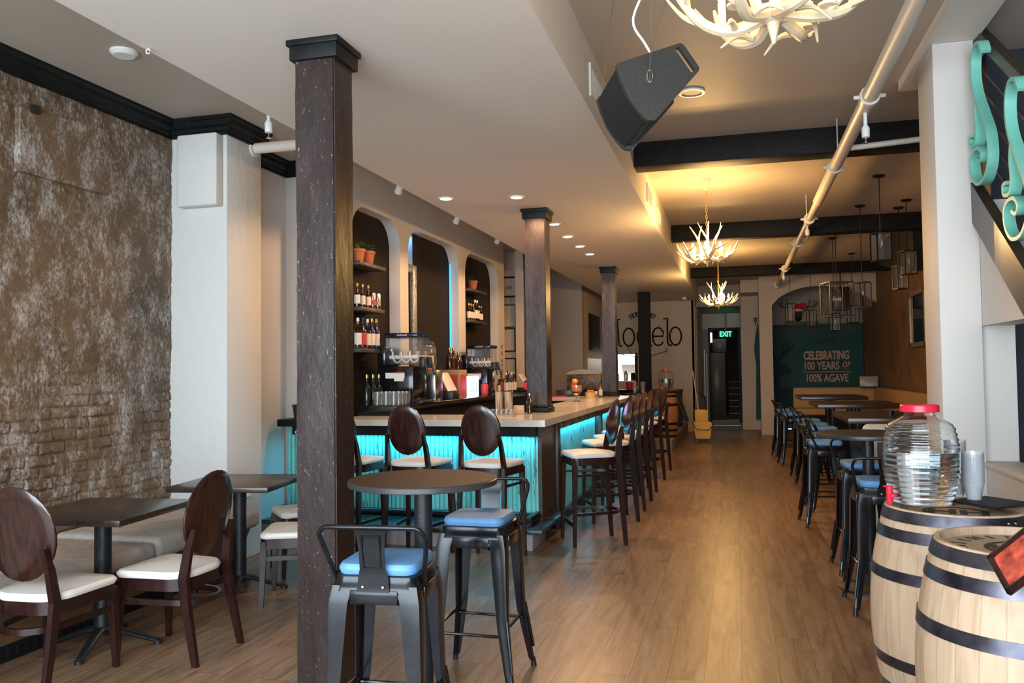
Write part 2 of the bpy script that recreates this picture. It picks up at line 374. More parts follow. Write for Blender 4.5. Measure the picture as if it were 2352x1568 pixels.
HC, HS = 3.54, 3.13     # ceiling and dropped soffit heights
TURN = [0]
# ================================================================= SETTING
sb(-5, 4, -1.8, 21.1, -.1, 0, 'floor', M_floor)
sb(-1.2, 1.2, 21.1, 28, -.1, 0.0, 'floor_hall', M_concrete)
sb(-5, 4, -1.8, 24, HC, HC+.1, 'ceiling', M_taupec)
sb(-2.82, -.85, -1.8, 20.3, HS, HC, 'ceiling_soffit', M_ceil)
# worn brick wall at the left, real relief on its lower part
def brickgrid():
    b = B(); bm = b.bm; y0, y1, z0, z1 = 2.9, 5.72, .3, 3.54; ny, nz = 300, 330
    rnd = random.Random(4); cache = {}
    X = -4.38; rows = []
    for j in range(nz+1):
        z = z0+(z1-z0)*j/nz; row = []
        for i in range(ny+1):
            y = y0+(y1-y0)*i/ny
            zz = z + .014*noise.noise(Vector((y*3, z*3, 1))) + .006*noise.noise(Vector((y*14, z*14, 2))); rr = math.floor(zz/.076); fz = zz/.076-rr
            yy = y + (rr % 2)*.11 + .010*noise.noise(Vector((y*5, z*5, 7))); cc = math.floor(yy/.215); fy = yy/.215-cc
            k = (rr, cc)
            if k not in cache: cache[k] = rnd.uniform(-.010, .006) - (.018 if rnd.random() < .05 else 0)
            edge = min(min(fz, 1-fz)*.076, min(fy, 1-fy)*.215)
            mort = max(0, 1-edge/.012)
            fade = min(1, max(0.0, (1.75-z + .25*noise.noise(Vector((y*1.5, z, 3))))/.5))
            wear = max(.35, min(1, .75+1.1*noise.noise(Vector((y*2.2+9, z*3, 5)))))
            d = (cache[k]*.8 - mort*.020*wear)*fade + .010*noise.noise(Vector((y*7, z*5, 0))) + .007*noise.noise(Vector((y*19, z*24, 0))) + .003*noise.noise(Vector((y*50, z*60, 3)))
            row.append(bm.verts.new((X+d, y, z)))
        rows.append(row)
    for A, D in zip(rows, rows[1:]):
        for i in range(ny): bm.faces.new((A[i], A[i+1], D[i+1], D[i]))
    return b
struct(brickgrid().build('wall_left', M_brick, smooth=60))
sb(-4.6, -4.40, -1.8, 5.9, 0, HC, 'wall_left_backing', M_brick)
struct(B().box(-4.39, -4.36, 4.19, 4.96, 2.80, 3.24, .004).build('trim_1', M_brick)).location = (0, 0, 0)
o = B().prism([(4.19, 2.80), (4.955, 2.80), (4.955, 3.27), (4.19, 3.21)], -4.385, -4.335, 'yz').build('access_cover', M_brick)
tag(o, 'flat painted access cover set high in the worn brick wall', 'panel'); bpy.data.objects.remove(bpy.data.objects['trim_1'])
tag(B().box(-.012, .02, -.03, .03, -.025, .025).build('junction_box', M_black), 'tiny black box above the access cover on the brick wall', 'junction box', loc=(-4.33, 4.29, 3.22))
# white plaster pier + side walls
struct(B().box(-4.6, -3.87, 5.70, 6.2, 0, HC, .012).build('wall_pier', M_plaster))
tag(B().box(0, .36, -.10, 0, 0, .575, .015, 3).build('boxed_cover', M_plaster), 'white plastered box on the front of the white pier', 'box', loc=(-4.26, 5.70, 2.83))
sb(-4.6, -4.20, 6.2, 7.15, 0, HC, 'wall_side', M_paint)
sb(-4.6, -3.6, 7.15, 7.35, 0, HC, 'wall_return', M_paint)
sb(-4.6, -4.40, 7.3, 24, 0, HC, 'wall_left_rear', M_paint)
# arched back bar wall
pts = [(7.15, 3.54), (7.15, 1.0), (7.35, 1.0)]
for a0, a1 in ((7.35, 8.56), (8.80, 10.58), (10.87, 12.50)):
    if a0 > 7.4: pts += [(a0, 1.0)]
    R_ = .30; T_ = 3.17
    pts += [(a0, T_-R_)] + arc(a0+R_, T_-R_, R_, 180, 90, 8)[1:] + arc(a1-R_, T_-R_, R_, 90, 0, 8) + [(a1, 1.0)]
pts += [(12.87, 1.0), (12.87, 3.54)]
struct(B().prism(pts, -3.73, -3.60, 'yz').build('wall_arches', M_paint))
sb(-3.73, -3.60, 7.15, 12.87, 0, 1.0, 'wall_arches_base', M_paint)
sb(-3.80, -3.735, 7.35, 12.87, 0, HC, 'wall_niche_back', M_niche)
# rear left walls
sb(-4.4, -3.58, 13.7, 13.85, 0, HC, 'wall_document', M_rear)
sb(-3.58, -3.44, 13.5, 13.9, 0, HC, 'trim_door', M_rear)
sb(-3.44, -3.38, 13.55, 13.85, 0, HC, 'trim_door_dark', M_darkwood)
sb(-4.4, -3.07, 17.0, 17.2, 0, HC, 'wall_grey', M_grey)
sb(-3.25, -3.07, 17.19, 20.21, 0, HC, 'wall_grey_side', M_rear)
# sign wall with pass-through opening
x0, x1, z0, z1 = -3.07, -.95, 1.20, 1.87; wx0, wx1 = -3.0, -2.35
for a in ((x0, wx0, 0, HC), (wx1, x1, 0, HC), (wx0, wx1, 0, z0), (wx0, wx1, z1, HC)):
    sb(a[0], a[1], 20.2, 20.4, a[2], a[3], 'wall_sign', M_wbrick)
sb(-3.6, -1.9, 21.8, 21.9, 0, 2.6, 'wall_kitchen', M_kit); sb(-3.7, -1.9, 20.4, 21.9, 2.6, 2.7, 'ceiling_kitchen', M_kit)
light('kitchen_light', 'AREA', (-2.7, 21.1, 2.55), 60, (1, .97, .92), (0, 0, 0), (.8, .8))
struct(B().box(wx0-.04, wx0, 20.12, 20.4, z0, z1).box(wx1, wx1+.05, 20.12, 20.4, z0-.1, z1+.03).build('trim_pass', M_blackpaint))
# hall
st = B().box(-1.0, -.92, 20.2, 23.7, 0, HC)
for k in range(22): st.cyl((-.915, 20.4+k*.15, 0), (-.915, 20.4+k*.15, 3.0), .035, n=8)
struct(st.build('wall_hall_left', M_grey))
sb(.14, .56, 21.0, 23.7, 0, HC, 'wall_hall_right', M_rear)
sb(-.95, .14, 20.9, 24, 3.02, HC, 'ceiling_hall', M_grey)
sb(-.95, .14, 23.7, 23.85, 2.58, 3.02, 'wall_over_exit', M_paint)
sb(-.95, -.70, 23.7, 23.85, 0, 2.58, 'wall_exit_left', M_grey)
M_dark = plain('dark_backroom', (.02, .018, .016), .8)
d1 = thing('door_1', 'dark framed doorway open to a dark stairwell', 'doorway', (-.3, 23.65, 0))
del d1['label']; del d1['category']; d1['kind'] = 'structure'
B().box(-.42, -.37, -.05, .1, 0, 2.62).box(.37, .44, -.08, .1, 0, 2.62).box(-.42, .44, -.05, .1, 2.56, 2.62).build('door_frame', M_blackpaint, d1)
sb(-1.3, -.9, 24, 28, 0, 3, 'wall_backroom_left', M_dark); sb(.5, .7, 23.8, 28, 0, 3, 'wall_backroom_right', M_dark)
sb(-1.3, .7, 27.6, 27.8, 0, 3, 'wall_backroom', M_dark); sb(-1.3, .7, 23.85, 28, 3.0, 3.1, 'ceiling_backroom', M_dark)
light('hall_light', 'AREA', (-.3, 24.6, 2.9), 5, (1, .96, .9), (0, 0, 0), (.5, .5))
stp = thing('stair_flight', 'dark stair treads with pale nosings beyond the exit doorway', 'stairs', (.05, 25.2, 0))
for k in range(6):
    B().box(-.27, .44, k*.28, k*.28+.3, 0, .18*(k+1)).build('step', M_dark, stp)
    B().box(-.27, .44, k*.28-.012, k*.28+.012, .18*(k+1)-.02, .18*(k+1)+.004).build('nosing', M_concrete, stp)
tag(B().box(-.30, .26, 0, .5, 0, 1.95, .02).box(-.1, .3, .0, .5, 1.95, 2.35, .02).build('cabinet', M_darkwood), 'tall dark cabinet behind the exit doorway', 'cabinet', loc=(-.55, 24.8, 0))
# pale strips painting the light that leaks along the open door
o = B().box(-.012, .012, 0, .03, .12, 1.98).box(.04, .055, .2, .23, .2, 1.9).build('light_leak_strip', M_white); tag(o, 'tall pale strips standing in for light leaking at the open door beside the exit', 'painted light leak', loc=(-.79, 22.3, 0))
tag(B().box(0, .85, 0, .12, 0, .012).build('threshold_strip', M_gold), 'bright metal threshold strip on the hall floor before the exit', 'threshold', loc=(-.75, 22.3, 0))
# arch facade at the right rear, alcove behind
ap = [(.53, HC), (.53, 0), (.81, 0), (.81, 2.90)] + [(.81+(2.99-.81)*t/14, 2.90+.40*math.sin(PI*(t/14)**.85)**.8) for t in range(1, 14)] + [(2.99, 2.90), (2.99, HC)]
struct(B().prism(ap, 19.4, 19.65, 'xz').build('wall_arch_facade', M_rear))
sb(.56, 3.2, 21.6, 21.75, 0, HC, 'wall_alcove', M_grey)
sb(3.0, 3.2, 5.9, 21.7, 0, HC, 'wall_right', M_brick2)
# boxed duct at hall mouth
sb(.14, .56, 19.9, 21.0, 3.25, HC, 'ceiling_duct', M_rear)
# ceiling beams
for i, (y, xr) in enumerate(((7.42, 2.98), (11.9, 2.98), (17.1, 2.98))):
    o = B().box(-.85, xr, 0, .24, -.22 if i < 2 else -.19, 0, .006).build('ceiling_beam', M_beam)
    tag(o, ('black wooden ceiling beam nearest the hanging loudspeaker', 'black wooden ceiling beam above the middle antler chandelier', 'farthest black ceiling beam, in front of the arched alcove')[i], 'beam', 'ceiling beams', (0, y, HC))
# right hand column, beam and stair side wall
struct(B().box(1.20, 1.43, 5.5, 5.92, 0, 3.47, .008).build('wall_column', M_paint))
struct(B().box(1.17, 1.45, -1.8, 6.4, 3.47, HC).build('ceiling_bulkhead', M_ceil))
sb(1.43, 1.62, 5.56, 5.9, 0, 2.5, 'wall_stair_jamb', M_paint)
sl = lambda y: 2.465+.713*(y-5.65)
struct(B().prism([(1.5, 0), (5.58, 0), (5.58, .895), (1.5, .895)], 1.43, 1.60, 'yz').build('wall_stair_lower', M_paint))
struct(B().box(1.415, 1.62, 1.5, 5.56, .895, .925, .005).build('trim_ledge', M_paint))
struct(B().prism([(4.628, 1.735), (5.58, 1.735), (5.58, sl(5.58))], 1.43, 1.60, 'yz').build('wall_stair_upper', M_paint))
struct(B().prism([(1.5, 0), (1.62, 0), (1.62, .6), (1.5, .6)], 1.43, 1.6, 'yz').build('wall_stair_end', M_paint))
sb(1.2, 2.95, 5.92, 6.1, 0, HC, 'wall_behind_stairs', M_navy) if False else None
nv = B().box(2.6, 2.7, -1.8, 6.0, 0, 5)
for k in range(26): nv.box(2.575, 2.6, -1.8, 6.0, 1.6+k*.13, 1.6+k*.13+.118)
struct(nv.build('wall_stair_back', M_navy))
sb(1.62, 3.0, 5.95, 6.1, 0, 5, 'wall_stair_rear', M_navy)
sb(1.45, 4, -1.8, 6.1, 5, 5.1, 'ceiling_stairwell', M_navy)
# open the ceiling above the stairs
# front wall behind the camera with the storefront opening
sb(-5, -4.2, -1.9, -1.8, 0, HC, 'wall_front', M_paint); sb(2.4, 4, -1.9, -1.8, 0, 5.1, 'wall_front_right', M_paint)
sb(-4.2, 2.4, -1.9, -1.8, 0, .35, 'wall_front_sill', M_paint); sb(-4.2, 2.4, -1.9, -1.8, 3.2, 5.1, 'wall_front_head', M_paint)
wf = B()
for x in (-4.2, -2.5, -.8, .9, 2.35): wf.box(x, x+.06, -1.88, -1.82, .35, 3.2)
struct(wf.build('window_1', M_blackpaint))

# stair stringer, handrail, bars, scrolls
sg = thing('stair_railing', 'dark stair stringer with slanting rails above the white half wall', 'stair railing', (1.42, 4.0, 0))
def sy_(y): return y-4.0
B().prism([(sy_(1.5), sl(1.5)), (sy_(5.60), sl(5.60)), (sy_(5.60), sl(5.60)+.24), (sy_(1.5), sl(1.5)+.27)], -.03, .03, 'yz').build('stringer', M_stringer, sg)
for off, rad in ((.42, .010), (.55, .010), (.68, .010), (.80, .010), (.93, .010)):
    B().cyl((.05, sy_(1.5), sl(1.5)+off), (.05, sy_(5.75), sl(5.75)+off), rad, n=8).build('rail_bar', M_bar, sg)
B().box(-.03, .03, -2.6, 2.2, -.03, .04, .006, rot=Matrix.Rotation(math.atan(.713), 3, 'X'), at=(.05, 0, sl(4.0)+1.13)).build('handrail', M_bar, sg)
for y in (5.62, 4.45, 3.3): B().box(.03, .06, sy_(y)-.015, sy_(y)+.015, sl(y)+.2, sl(y)+1.12).build('baluster', M_bar, sg)
S1 = [(5.155, 3.27), (5.191, 3.33), (5.236, 3.352), (5.300, 3.346), (5.349, 3.284), (5.352, 3.178), (5.308, 3.072), (5.20, 2.929), (5.105, 2.803), (5.075, 2.686), (5.102, 2.606), (5.19, 2.55), (5.316, 2.552), (5.406, 2.614), (5.433, 2.698), (5.382, 2.751), (5.276, 2.754), (5.214, 2.708), (5.243, 2.67), (5.309, 2.694)]
S2 = [(5.29, 3.04), (5.31, 2.963), (5.30, 2.857), (5.333, 2.79), (5.421, 2.80), (5.435, 2.848), (5.381, 2.855)]
def spl(p, k=6):
    out = []
    for i in range(len(p)-1):
        p0 = p[max(i-1, 0)]; p1 = p[i]; p2 = p[i+1]; p3 = p[min(i+2, len(p)-1)]
        for j in range(k):
            t = j/k
            out.append(tuple(.5*((2*b_)+(-a+c_)*t+(2*a-5*b_+4*c_-d)*t*t+(-a+3*b_-3*c_+d)*t**3) for a, b_, c_, d in zip(p0, p1, p2, p3)))
    return out+[tuple(p[-1])]
def ribbon(P, wdt, th):
    b = B(); bm = b.bm; prev = None; n = len(P)
    for i, (y, z) in enumerate(P):
        a = P[max(i-1, 0)]; c_ = P[min(i+1, n-1)]; dy, dz = c_[0]-a[0], c_[1]-a[1]; L = math.hypot(dy, dz) or 1
        ny, nz = -dz/L*th/2, dy/L*th/2
        ring = [bm.verts.new(v) for v in ((-wdt/2, y+ny, z+nz), (wdt/2, y+ny, z+nz), (wdt/2, y-ny, z-nz), (-wdt/2, y-ny, z-nz))]
        if prev:
            for k in range(4): bm.faces.new((prev[k], prev[(k+1) % 4], ring[(k+1) % 4], ring[k]))
        else: bm.faces.new(ring[::-1])
        prev = ring
    bm.faces.new(prev); bmesh.ops.recalc_face_normals(bm, faces=bm.faces[:]); return b
sc = thing('iron_scroll', 'turquoise wrought iron scroll on the stair railing, beside the white column', 'scroll ornament', (1.40, 5.2, 2.5), 0, 'turquoise scrolls on the stair railing')
ribbon([(y-5.2, z-2.5) for y, z in spl(S1)], .055, .020).build('main_scroll', M_teal, sc)
ribbon([(y-5.2, z-2.5) for y, z in spl(S2)], .055, .020).build('branch_scroll', M_teal, sc)
dup(sc, (1.40, 4.61, 2.09), None, 'turquoise wrought iron scroll at the right edge of the photo, lower on the railing')
fe = thing('fire_extinguisher', 'red fire extinguisher high up behind the stair railing', 'fire extinguisher', (1.69, 5.865, 3.64))
B().lathe([(0, 0), (.07, 0), (.075, .03), (.075, .36), (.05, .42), (.02, .45), (0, .45)], 20).build('cylinder', M_red, fe); B().lathe([(.077, .2), (.077, .31)], 20, close=False).build('label_band', M_white, fe)
B().box(-.02, .02, -.06, .04, .45, .5, .005).build('valve', M_black, fe)
# storage seen through the opening under the stairs
o = B().box(0, .6, 0, .5, 0, .02).box(0, .6, 0, .5, .5, .52).box(0, .6, 0, .5, 1.1, 1.12).box(0, .02, 0, .5, 0, 1.3).box(.58, .6, 0, .5, 0, 1.3).build('storage_rack', M_darkwood)
tag(o, 'dark storage rack under the stairs, seen through the wall opening', 'rack', loc=(1.9, 5.3, 0))
for k, (x, z, s_) in enumerate(((1.95, .525, .2), (2.2, .525, .24), (1.94, 1.125, .16), (2.22, 1.125, .2))):
    tag(B().box(0, s_, 0, .3, 0, s_*.8, .006).build('crate', M_goldbase), ('small brown crate at the left of the rack\'s middle shelf', 'larger brown crate at the right of the rack\'s middle shelf', 'small brown crate at the left of the rack\'s top shelf', 'brown crate at the right of the rack\'s top shelf')[k], 'crate', 'crates under the stairs', (x, 5.35, z))

# crown moulding
def crown(p0, p1, nrm, nm, m0=0, m1=0):
    # mitred moulding: p0,p1 on the wall line, nrm points into the room, m0/m1 = +1 outer corner, -1 inner corner
    prof = [(0, 0), (.105, 0), (.105, -.022), (.085, -.035), (.070, -.065), (.042, -.080), (.032, -.105), (.020, -.112), (.020, -.135), (0, -.135)]
    b = B(); bm = b.bm; nx, ny = nrm; L = math.hypot(p1[0]-p0[0], p1[1]-p0[1]); dx, dy = (p1[0]-p0[0])/L, (p1[1]-p0[1])/L
    A = [bm.verts.new((p0[0]+nx*a-dx*a*m0, p0[1]+ny*a-dy*a*m0, HC+z)) for a, z in prof]; D = [bm.verts.new((p1[0]+nx*a+dx*a*m1, p1[1]+ny*a+dy*a*m1, HC+z)) for a, z in prof]
    n = len(prof)
    for i in range(n): bm.faces.new((A[i], A[(i+1) % n], D[(i+1) % n], D[i]))
    bm.faces.new(A); bm.faces.new(D); bmesh.ops.recalc_face_normals(bm, faces=bm.faces[:])
    k = int(L/.04)
    for i in range(k):
        t = (i+.5)/k; x = p0[0]+(p1[0]-p0[0])*t+nx*.074; y = p0[1]+(p1[1]-p0[1])*t+ny*.074
        b.box(x-.009, x+.009, y-.009, y+.009, HC-.056, HC-.038)
    return struct(b.build(nm, M_blackpaint, smooth=30))
crown((-4.39, -1.8), (-4.39, 5.70), (1, 0), 'trim_crown_left', 0, -1)
crown((-4.39, 5.70), (-3.87, 5.70), (0, -1), 'trim_crown_pier_front', -1, 1)
crown((-3.87, 5.70), (-3.87, 6.2), (1, 0), 'trim_crown_pier_side', 1, 0)
crown((-4.20, 6.2), (-4.20, 7.15), (1, 0), 'trim_crown_side', 0, -1)
crown((-4.20, 7.15), (-3.6, 7.15), (0, -1), 'trim_crown_return', -1, 0)
# small ceiling fittings
def disc(name, label, cat, loc, rad, mat, h=.03, group=None):
    return tag(B().lathe([(0, -h), (rad*.75, -h), (rad, -h*.4), (rad, 0), (0, 0)], 32).build(name, mat), label, cat, group, loc)
disc('smoke_detector', 'round white smoke detector on the ceiling above the brick wall', 'smoke detector', (-3.68, 4.33, HC), .085, M_white)
dl = thing('recessed_light', 'unlit round recessed light in the ceiling right of the loudspeaker', 'ceiling light', (-.27, 6.18, HC))
B().lathe([(.075, 0), (.095, 0), (.095, -.012), (.075, -.012)], 32, close=False).build('trim_ring', M_white, dl); B().lathe([(0, -.006), (.075, -.006), (.075, -.002), (0, -.002)], 32).build('lens', M_candle, dl)
tag(B().tube([(.012*math.cos(a), 0, .012*math.sin(a)-.02) for a in [k*.7 for k in range(9)]], .003, 6).build('ceiling_hook', M_white), 'tiny white hook under the left edge of the dropped ceiling', 'hook', loc=(-2.79, 3.45, HS))
# lit downlights
dn = ('nearest the big arches, left of the pair', 'right of the nearest pair', 'just behind the first post on the bar', 'second behind the first post on the bar', 'third behind the first post on the bar', 'farthest of the row over the bar')
dp = ((-2.60, 7.3), (-1.95, 7.45), (-1.92, 8.97), (-1.95, 9.87), (-1.95, 10.70), (-1.95, 11.47))
for i, (x, y) in enumerate(dp):
    t = thing('downlight', 'lit round ceiling downlight, ' + dn[i], 'ceiling light', (x, y, HS), 0, 'lit downlights over the bar')
    B().lathe([(.055, 0), (.075, 0), (.075, -.01), (.058, -.01)], 28, close=False).build('trim_ring', M_white, t); B().lathe([(0, -.004), (.056, -.004), (.056, -.001), (0, -.001)], 28).build('lens', M_down, t)
    light('downlight_beam', 'SPOT', (x, y, HS-.012), 52, (1, .58, .30), spot=168, radius=.04, blend=.15)
tag(B().lathe([(0, -.07), (.04, -.06), (.05, -.03), (.05, 0), (0, 0)], 20).build('security_camera', M_white), 'small white dome camera under the dropped ceiling by the sign wall', 'security camera', loc=(-1.1, 19.2, HS))
# vents on the soffit side
def vent(y, z, wdt, hgt, label):
    t = thing('air_vent', label, 'vent', (-.85, y, z), 0, 'air vents on the side of the dropped ceiling')
    B().box(0, .006, -wdt/2, wdt/2, -hgt/2, hgt/2).build('backing', M_black, t)
    B().box(0, .014, -wdt/2-.02, -wdt/2, -hgt/2-.02, hgt/2+.02).box(0, .014, wdt/2, wdt/2+.02, -hgt/2-.02, hgt/2+.02).box(0, .014, -wdt/2, wdt/2, hgt/2, hgt/2+.02).box(0, .014, -wdt/2, wdt/2, -hgt/2-.02, -hgt/2).build('frame', M_ceil, t)
    b = B(); k = int(wdt/.025)
    for i in range(k): y_ = -wdt/2+(i+.5)*wdt/k; b.box(.004, .012, y_-.004, y_+.004, -hgt/2, hgt/2)
    b.build('slats', M_ceil, t)
vent(5.4, 3.32, .62, .17, 'white slatted air vent behind the hanging loudspeaker'); vent(8.75, 3.32, .42, .16, 'dark slatted air vent just past the first ceiling beam')
vent(9.9, 3.30, .32, .14, 'small dark air vent before the second ceiling beam'); vent(14.9, 3.30, .5, .14, 'slatted air vent before the farthest ceiling beam')
vent(2.9, 3.32, .4, .17, 'slatted air vent at the top edge of the photo')

# pipes
pp = thing('sprinkler_pipe', 'long white sprinkler pipe running under the ceiling toward the alcove', 'pipe', (.9, 0, 3.3))
B().cyl((0, 1.0, 0), (0, 9.5, 0), .052, n=20).build('pipe_run', M_whitemetal, pp); B().cyl((0, 9.5, 0), (.02, 19.3, 0), .040, n=20).build('pipe_run', M_whitemetal, pp)
for y in (5.9, 7.9, 10.6, 12.6, 15.8, 18.9):
    B().cyl((0, y-.035, 0), (0, y+.035, 0), .066, n=20).box(-.10, .10, y-.012, y+.012, -.012, .012, .004).build('coupling', M_whitemetal, pp)
for y in (7.2, 10.3, 13.9, 17.8): B().cyl((-.055, y, 0), (-.055, y, .24), .005, n=6).build('hanger', M_whitemetal, pp)
def sprink(name, loc, label, parentlen=.12):
    t = thing(name, label, 'sprinkler', loc, 0, 'ceiling sprinklers')
    B().cyl((0, 0, 0), (0, 0, -parentlen), .013, n=12).build('drop_pipe', M_white, t)
    B().lathe([(0, -parentlen-.06), (.026, -parentlen-.06), (.028, -parentlen), (.018, -parentlen+.02), (0, -parentlen+.02)], 16).build('cup', M_white, t)
    B().lathe([(.0, -parentlen-.10), (.018, -parentlen-.10), (.018, -parentlen-.095), (.004, -parentlen-.09), (.004, -parentlen-.06), (0, -parentlen-.06)], 12).build('deflector', M_chrome, t)
sprink('sprinkler', (.9, 6.1, 3.26), 'white sprinkler head under the big pipe near the white column'); sprink('sprinkler', (.9, 10.9, 3.265), 'sprinkler head under the pipe at the second beam', .06); sprink('sprinkler', (.9, 16.2, 3.265), 'far sprinkler head under the pipe at the last beam', .06)
sprink('sprinkler', (-3.035, 4.95, HC), 'white sprinkler head at the left edge of the dropped ceiling', .34)
b = B().cyl((-3.87, 6.08, 3.39), (-2.82, 6.08, 3.39), .045, n=18).cyl((-3.87, 6.08, 3.39), (-3.85, 6.08, 3.39), .07, n=20)
tag(b.build('side_pipe', M_whitemetal), 'short white pipe from the white pier to behind the near post', 'pipe')
tag(B().cyl((.95, 7.25, 3.30), (2.9, 7.15, 3.38), .024, n=12).build('branch_pipe', M_whitemetal), 'thin white branch pipe in front of the nearest ceiling beam', 'pipe')

# ================================================================= POSTS
def post(name, x0, x1, y0, y1, z0, z1, mat, label, seed, cap=True, base=False, sub=46):
    t = thing(name, label, 'post', ((x0+x1)/2, (y0+y1)/2, z0)); b = B(); bm = b.bm
    hx, hy, H = (x1-x0)/2, (y1-y0)/2, z1-z0; loops = []
    per = [(-1, -1), (-.93, -1), (-.5, -1), (0, -1), (.5, -1), (.93, -1), (1, -1), (1, -.93), (1, -.5), (1, 0), (1, .5), (1, .93), (1, 1), (.93, 1), (0, 1), (-.93, 1), (-1, 1), (-1, .93), (-1, 0), (-1, -.93)]
    for j in range(sub+1):
        z = H*j/sub; L = []
        for a, c_ in per:
            cr = .93 if abs(a) == 1 and abs(c_) == 1 else 1
            d = 1 + .035*noise.noise(Vector((a*1.5+seed, c_*1.5, z*2.2))) + .02*noise.noise(Vector((a*4+seed, c_*4, z*9)))
            L.append(bm.verts.new((a*hx*cr*d, c_*hy*cr*d, z)))
        loops.append(L)
    n = len(per)
    for A, D in zip(loops, loops[1:]):
        for k in range(n): bm.faces.new((A[k], A[(k+1) % n], D[(k+1) % n], D[k]))
    bm.faces.new(loops[0][::-1]); bm.faces.new(loops[-1]); b.build('shaft', mat, t, smooth=50)
    e = .022
    if cap: B().box(-hx-e, hx+e, -hy-e, hy+e, H-.10, H, .006).box(-hx-e-.012, hx+e+.012, -hy-e-.012, hy+e+.012, H-.03, H-.0, .004).build('cap', M_blackpaint, t)
    if base: B().box(-hx-e, hx+e, -hy-e, hy+e, 0, .05, .008).box(-hx-e*.5, hx+e*.5, -hy-e*.5, hy+e*.5, .05, .075, .006).build('base_block', M_blackpaint, t)
post('wooden_post', -2.06, -1.85, 3.60, 3.80, 0, HS, M_post, 'thick dark hewn wooden post from floor to ceiling in the left foreground', 1)
CT = 1.08
post('wooden_post', -2.03, -1.82, 8.05, 8.28, CT, HS, M_post2, 'reddish dark hewn post standing on the near end of the bar counter', 2, base=True)
post('wooden_post', -2.03, -1.82, 13.0, 13.22, CT, HS, M_post2, 'dark hewn post standing on the far end of the bar counter', 3, base=True)
post('wooden_post', -1.97, -1.73, 17.5, 17.74, 0, HS, M_beam, 'plain black post in front of the wall sign', 4, cap=False)

# ================================================================= BAR
bar = thing('bar_counter', 'L-shaped bar with pale stone top and turquoise board front', 'bar', (-2.0, 8.0, 0))
bx_ = lambda b, x0, x1, y0, y1, z0, z1, bev=0: b.box(x0+2.0, x1+2.0, y0-8.0, y1-8.0, z0, z1, bev)
b = B(); b.prism([(-1.55, -1.2), (.44, -1.2), (.44, 5.35), (-.22, 5.35), (-.22, -.36), (-1.55, -.36)], CT-.055, CT, 'xy'); b.build('countertop', M_quartz, bar, smooth=30)
b = B(); bx_(b, -4.12, -3.5, 6.85, 7.15, CT-.07, CT-.005, .004); b.build('black_ledge', M_blackpaint, bar)
b = B(); bx_(b, -4.02, -1.68, 6.95, 7.06, .93, 1.025); b.build('apron', M_blackpaint, bar)
b = B(); bx_(b, -1.80, -1.66, 7.06, 13.1, .93, 1.025); b.build('side_apron', M_darkwood, bar)
b = B()
bx_(b, -4.17, -1.70, 7.13, 7.2, .16, 1.0)
x = -4.17
while x < -1.72: b.cyl((x+2.0+.02, 7.13-8.0, .16), (x+2.0+.02, 7.13-8.0, .95), .021, n=8); x += .043
b.build('front_boards', M_turq, bar)
b = B(); bx_(b, -1.76, -1.735, 7.78, 13.05, .10, .98); y = 7.78
while y < 13.05: b.cyl((-1.735+2, y-8+.03, .10), (-1.735+2, y-8+.03, .95), .02, n=8); y += .06
b.build('side_boards', M_turq, bar)
b = B(); bx_(b, -1.70, -1.665, 7.12, 7.70, .12, 1.0); b.build('corner_panel', M_darkwood, bar)
for y in (7.70, 10.3, 12.95): b = B(); bx_(b, -1.74, -1.64, y, y+.12, 0, 1.02, .004); b.build('frame_upright', M_darkwood, bar)
b = B(); bx_(b, -4.17, -1.66, 6.72, 7.2, 0, .15, .004); b.build('plinth', M_pinkgrey, bar)
b = B(); bx_(b, -4.17, -1.56, 6.65, 7.2, .15, .185, .006); bx_(b, -1.70, -1.56, 7.2, 7.66, .15, .185, .004); b.build('foot_ledge', M_slate, bar)
b = B(); b.cyl((-2.17, 7.02-8, .23), (.28, 7.02-8, .23), .035, n=12); b.cyl((.28, 6.8-8, .225), (.30, 7.5-8, .225), .04, n=12); b.build('foot_rail', M_blackmetal if False else M_blkmetal, bar)
b = B(); bx_(b, -1.76, -1.68, 7.7, 13.1, 0, .10); b.build('kick_board', M_darkwood, bar)
b = B(); bx_(b, -2.20, -1.78, 7.3, 13.1, 0, 1.02); bx_(b, -3.5, -1.9, 7.22, 7.56, 0, 1.02); b.build('carcass', M_blackpaint, bar)
b = B(); bx_(b, -4.0, -1.75, 7.072, 7.09, .935, .95); b.build('led_strip', M_led, bar)
b = B(); bx_(b, -1.722, -1.705, 7.85, 13.0, .965, .98); b.build('led_strip', M_led, bar)
hk = B()
for y in (7.95, 8.35, 8.8, 9.3, 10.0): hk.tube([(.345, y-8, .99), (.37, y-8, .985), (.372, y-8, .95), (.36, y-8, .94)], .005, 6)
hk.build('bag_hooks', M_blkmetal, bar)
light('led_glow', 'AREA', (-2.78, 7.05, .915), 8.5, (.07, .60, 1.0), (math.radians(-2), 0, 0), (2.1, .02))
light('led_glow', 'AREA', (-1.69, 10.4, .93), 17, (.05, .58, 1.0), (0, math.radians(8), 0), (.02, 5.1))
# back counter
bc = thing('back_counter', 'black service counter along the arched back wall', 'counter', (-3.35, 9.5, 0))
B().box(-.24, .25, -2.1, 3.3, 1.12, 1.18, .006).build('worktop', M_blackstone, bc); B().box(-.24, .20, -2.05, 3.25, 0, 1.12).build('cabinet_body', M_blackpaint, bc)
B().box(.20, .215, -1.2, -.2, .1, .95, .004).box(.20, .215, .1, 1.1, .1, .95, .004).build('cooler_door', M_steel, bc)
sn = thing('service_counter', 'pale pinkish counter at the far end behind the bar', 'counter', (-3.0, 13.2, 0))
B().box(-.35, .55, 0, .6, 1.0, 1.06, .004).build('worktop', M_paint, sn); B().box(-.33, .5, .03, .58, 0, 1.0).build('body', M_blackpaint, sn)

